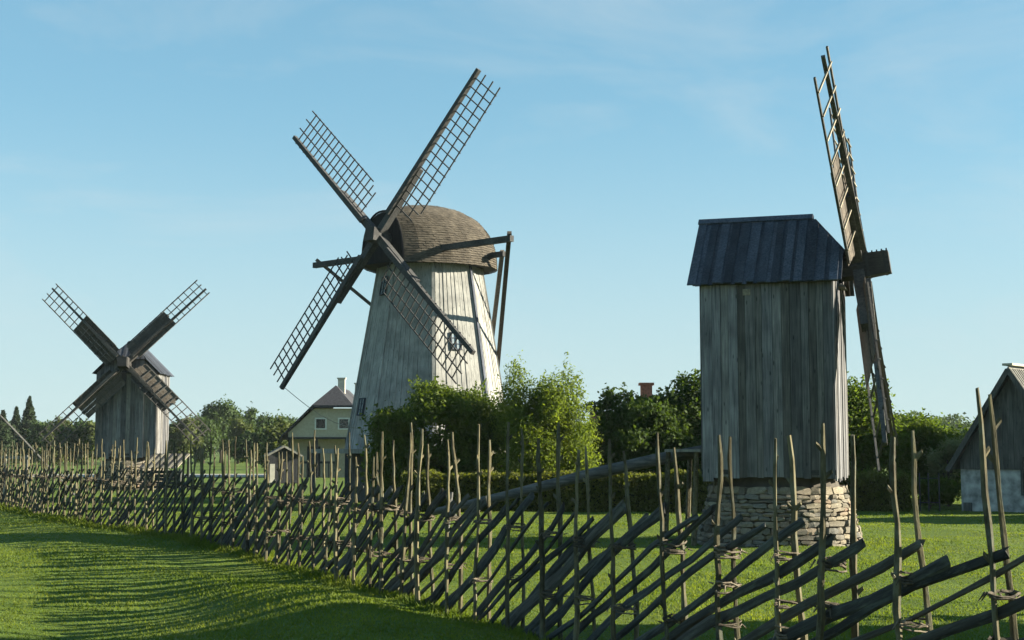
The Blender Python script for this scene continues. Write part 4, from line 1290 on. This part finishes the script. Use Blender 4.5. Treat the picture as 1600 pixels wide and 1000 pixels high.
far = [
    (66, 175, 5.8, 2.0, 'leaf_far', 'bushy green tree right of the tallest spruce'),
    (92, 165, 5.3, 1.9, 'leaf_far_olive', 'olive tree left of the small windmill under its lower sail'),
    (118, 160, 5.9, 2.1, 'leaf_far', 'rounded tree just behind the lower left sail of the small windmill'),
    (145, 158, 5.0, 1.6, 'leaf_far_olive', 'low olive tree touching the left wall of the small windmill'),
    (285, 170, 5.6, 2.2, 'leaf_far_olive', 'olive tree right of the small windmill behind its lower sail'),
    (318, 185, 6.6, 2.0, 'leaf_far', 'dark tree left of the tallest round tree'),
    (345, 190, 8.3, 3.0, 'leaf_far', 'tallest round dark tree between the two left windmills'),
    (372, 178, 5.6, 2.0, 'leaf_far_olive', 'yellowish low tree at the foot of the tallest round tree'),
    (396, 195, 7.6, 1.9, 'leaf_far', 'feathery upright tree in the gap left of the beige house'),
    (424, 200, 7.2, 2.5, 'leaf_far', 'broad green tree second left of the beige house'),
    (455, 205, 7.0, 2.5, 'leaf_far', 'broad green tree right behind the beige house roof edge'),
    (438, 130, 4.0, 1.7, 'leaf_far_olive', 'low olive tree standing over the small dark shed'),
    (400, 150, 3.9, 2.2, 'leaf_far', 'wide low bush left of the small dark shed'),
    (250, 175, 5.0, 1.8, 'leaf_far', 'low dark tree hidden behind the small windmill'),
]
for i, (px_, Y, h, r, mt, lb) in enumerate(far):
    tree('leafy_tree', at(px_, Y), (0, 0, h * .50), (r * 1.12, r, h * .49), 20, 7500, .42, M[mt], lb, 50 + i, group=G, trunk_r=.16, inner=.78, shoots=16, shoot_len=.9)

# far woods that read as one mass
def wood_mass(name, x0, x1, Y, hfun, n, size, mat, seed):
    rng = np.random.default_rng(seed)
    x = rng.uniform(x0, x1, n); hh = hfun(x)
    z = hh * rng.uniform(0, 1, n) ** .6
    y = Y + rng.normal(size=n) * 5 + (1 - z / hh) * -3
    o = np_mesh(name, leaf_quads(np.stack([x, y, z], 1), size, rng, None, aspect=.6), 4, mat)
    tag(o, kind='stuff')
wood_mass('far_wood', 60, 190, 330, lambda x: 8.2 + 1.2 * np.sin(x * .21) + .8 * np.sin(x * .55 + 1) + .5 * np.sin(x * 1.3), 26000, .9, M['leaf_far'], 81)
wood_mass('far_treeline', -170, 60, 380, lambda x: 8.3 + 1.0 * np.sin(x * .17) + .8 * np.sin(x * .49 + 1) + .5 * np.sin(x * 1.1), 30000, 1.0, M['leaf_far'], 82)

# grass blades on the lawn (one mass)
rng = np.random.default_rng(5)
def blades(n, d0, d1, half, hmin, hmax, seed):
    rng = np.random.default_rng(seed)
    d = d0 * (d1 / d0) ** rng.uniform(0, 1, n)
    a = rng.uniform(-half, half, n)
    return d * np.sin(a), d * np.cos(a), d, rng.uniform(hmin, hmax, n)
x, y, d, h = blades(420000, 7.0, 62.0, R(27), .018, .050, 5)
# longer grass left standing along the fence foot
fs = rng.uniform(0.5, cum[-1] - .5, 60000)
fp = []
grid_s = np.linspace(0.3, cum[-1] - .3, 900); gp = np.array([tuple(fpt(q)[0]) for q in grid_s])
fx = np.interp(fs, grid_s, gp[:, 0]); fy = np.interp(fs, grid_s, gp[:, 1])
fx += rng.normal(size=len(fx)) * .16; fy += rng.normal(size=len(fy)) * .16
x = np.concatenate([x, fx]); y = np.concatenate([y, fy]); d = np.concatenate([d, np.hypot(fx, fy)]); h = np.concatenate([h, rng.uniform(.05, .24, len(fx)) * rng.uniform(.3, 1, len(fx))])
patch = .8 + .35 * np.sin(x * .9 + 1.3 * np.sin(y * .5)) * np.sin(y * .7)
h = h * np.clip(patch, .5, 1.3)
z = ground_z(x, y)
n = len(x)
ang = rng.uniform(0, 2 * np.pi, n); w = .0028 + .00042 * d
lean = rng.normal(size=(n, 2)) * .55 * h[:, None]
B = np.stack([x, y, z - .005], 1)
dx_ = np.stack([np.cos(ang) * w, np.sin(ang) * w, np.zeros(n)], 1)
T = B + np.stack([lean[:, 0], lean[:, 1], h], 1)
gob = np_mesh('grass', np.stack([B - dx_, B + dx_, T], 1).reshape(-1, 3), 3, M['grass'], kind='stuff')

# thin evening haze in the air
hz = MB().box(-420, 420, -30, 420, -1.5, 17.0).build('haze', M['core'], kind='stuff')
hmt = bpy.data.materials.new('haze'); hmt.use_nodes = True
hn, hl = hmt.node_tree.nodes, hmt.node_tree.links
hn.clear()
ho = hn.new('ShaderNodeOutputMaterial'); hv = hn.new('ShaderNodeVolumePrincipled')
hv.inputs['Color'].default_value = (0.82, 0.92, 1.0, 1)
hv.inputs['Density'].default_value = 0.00010
hl.new(hv.outputs['Volume'], ho.inputs['Volume'])
hz.data.materials[0] = hmt
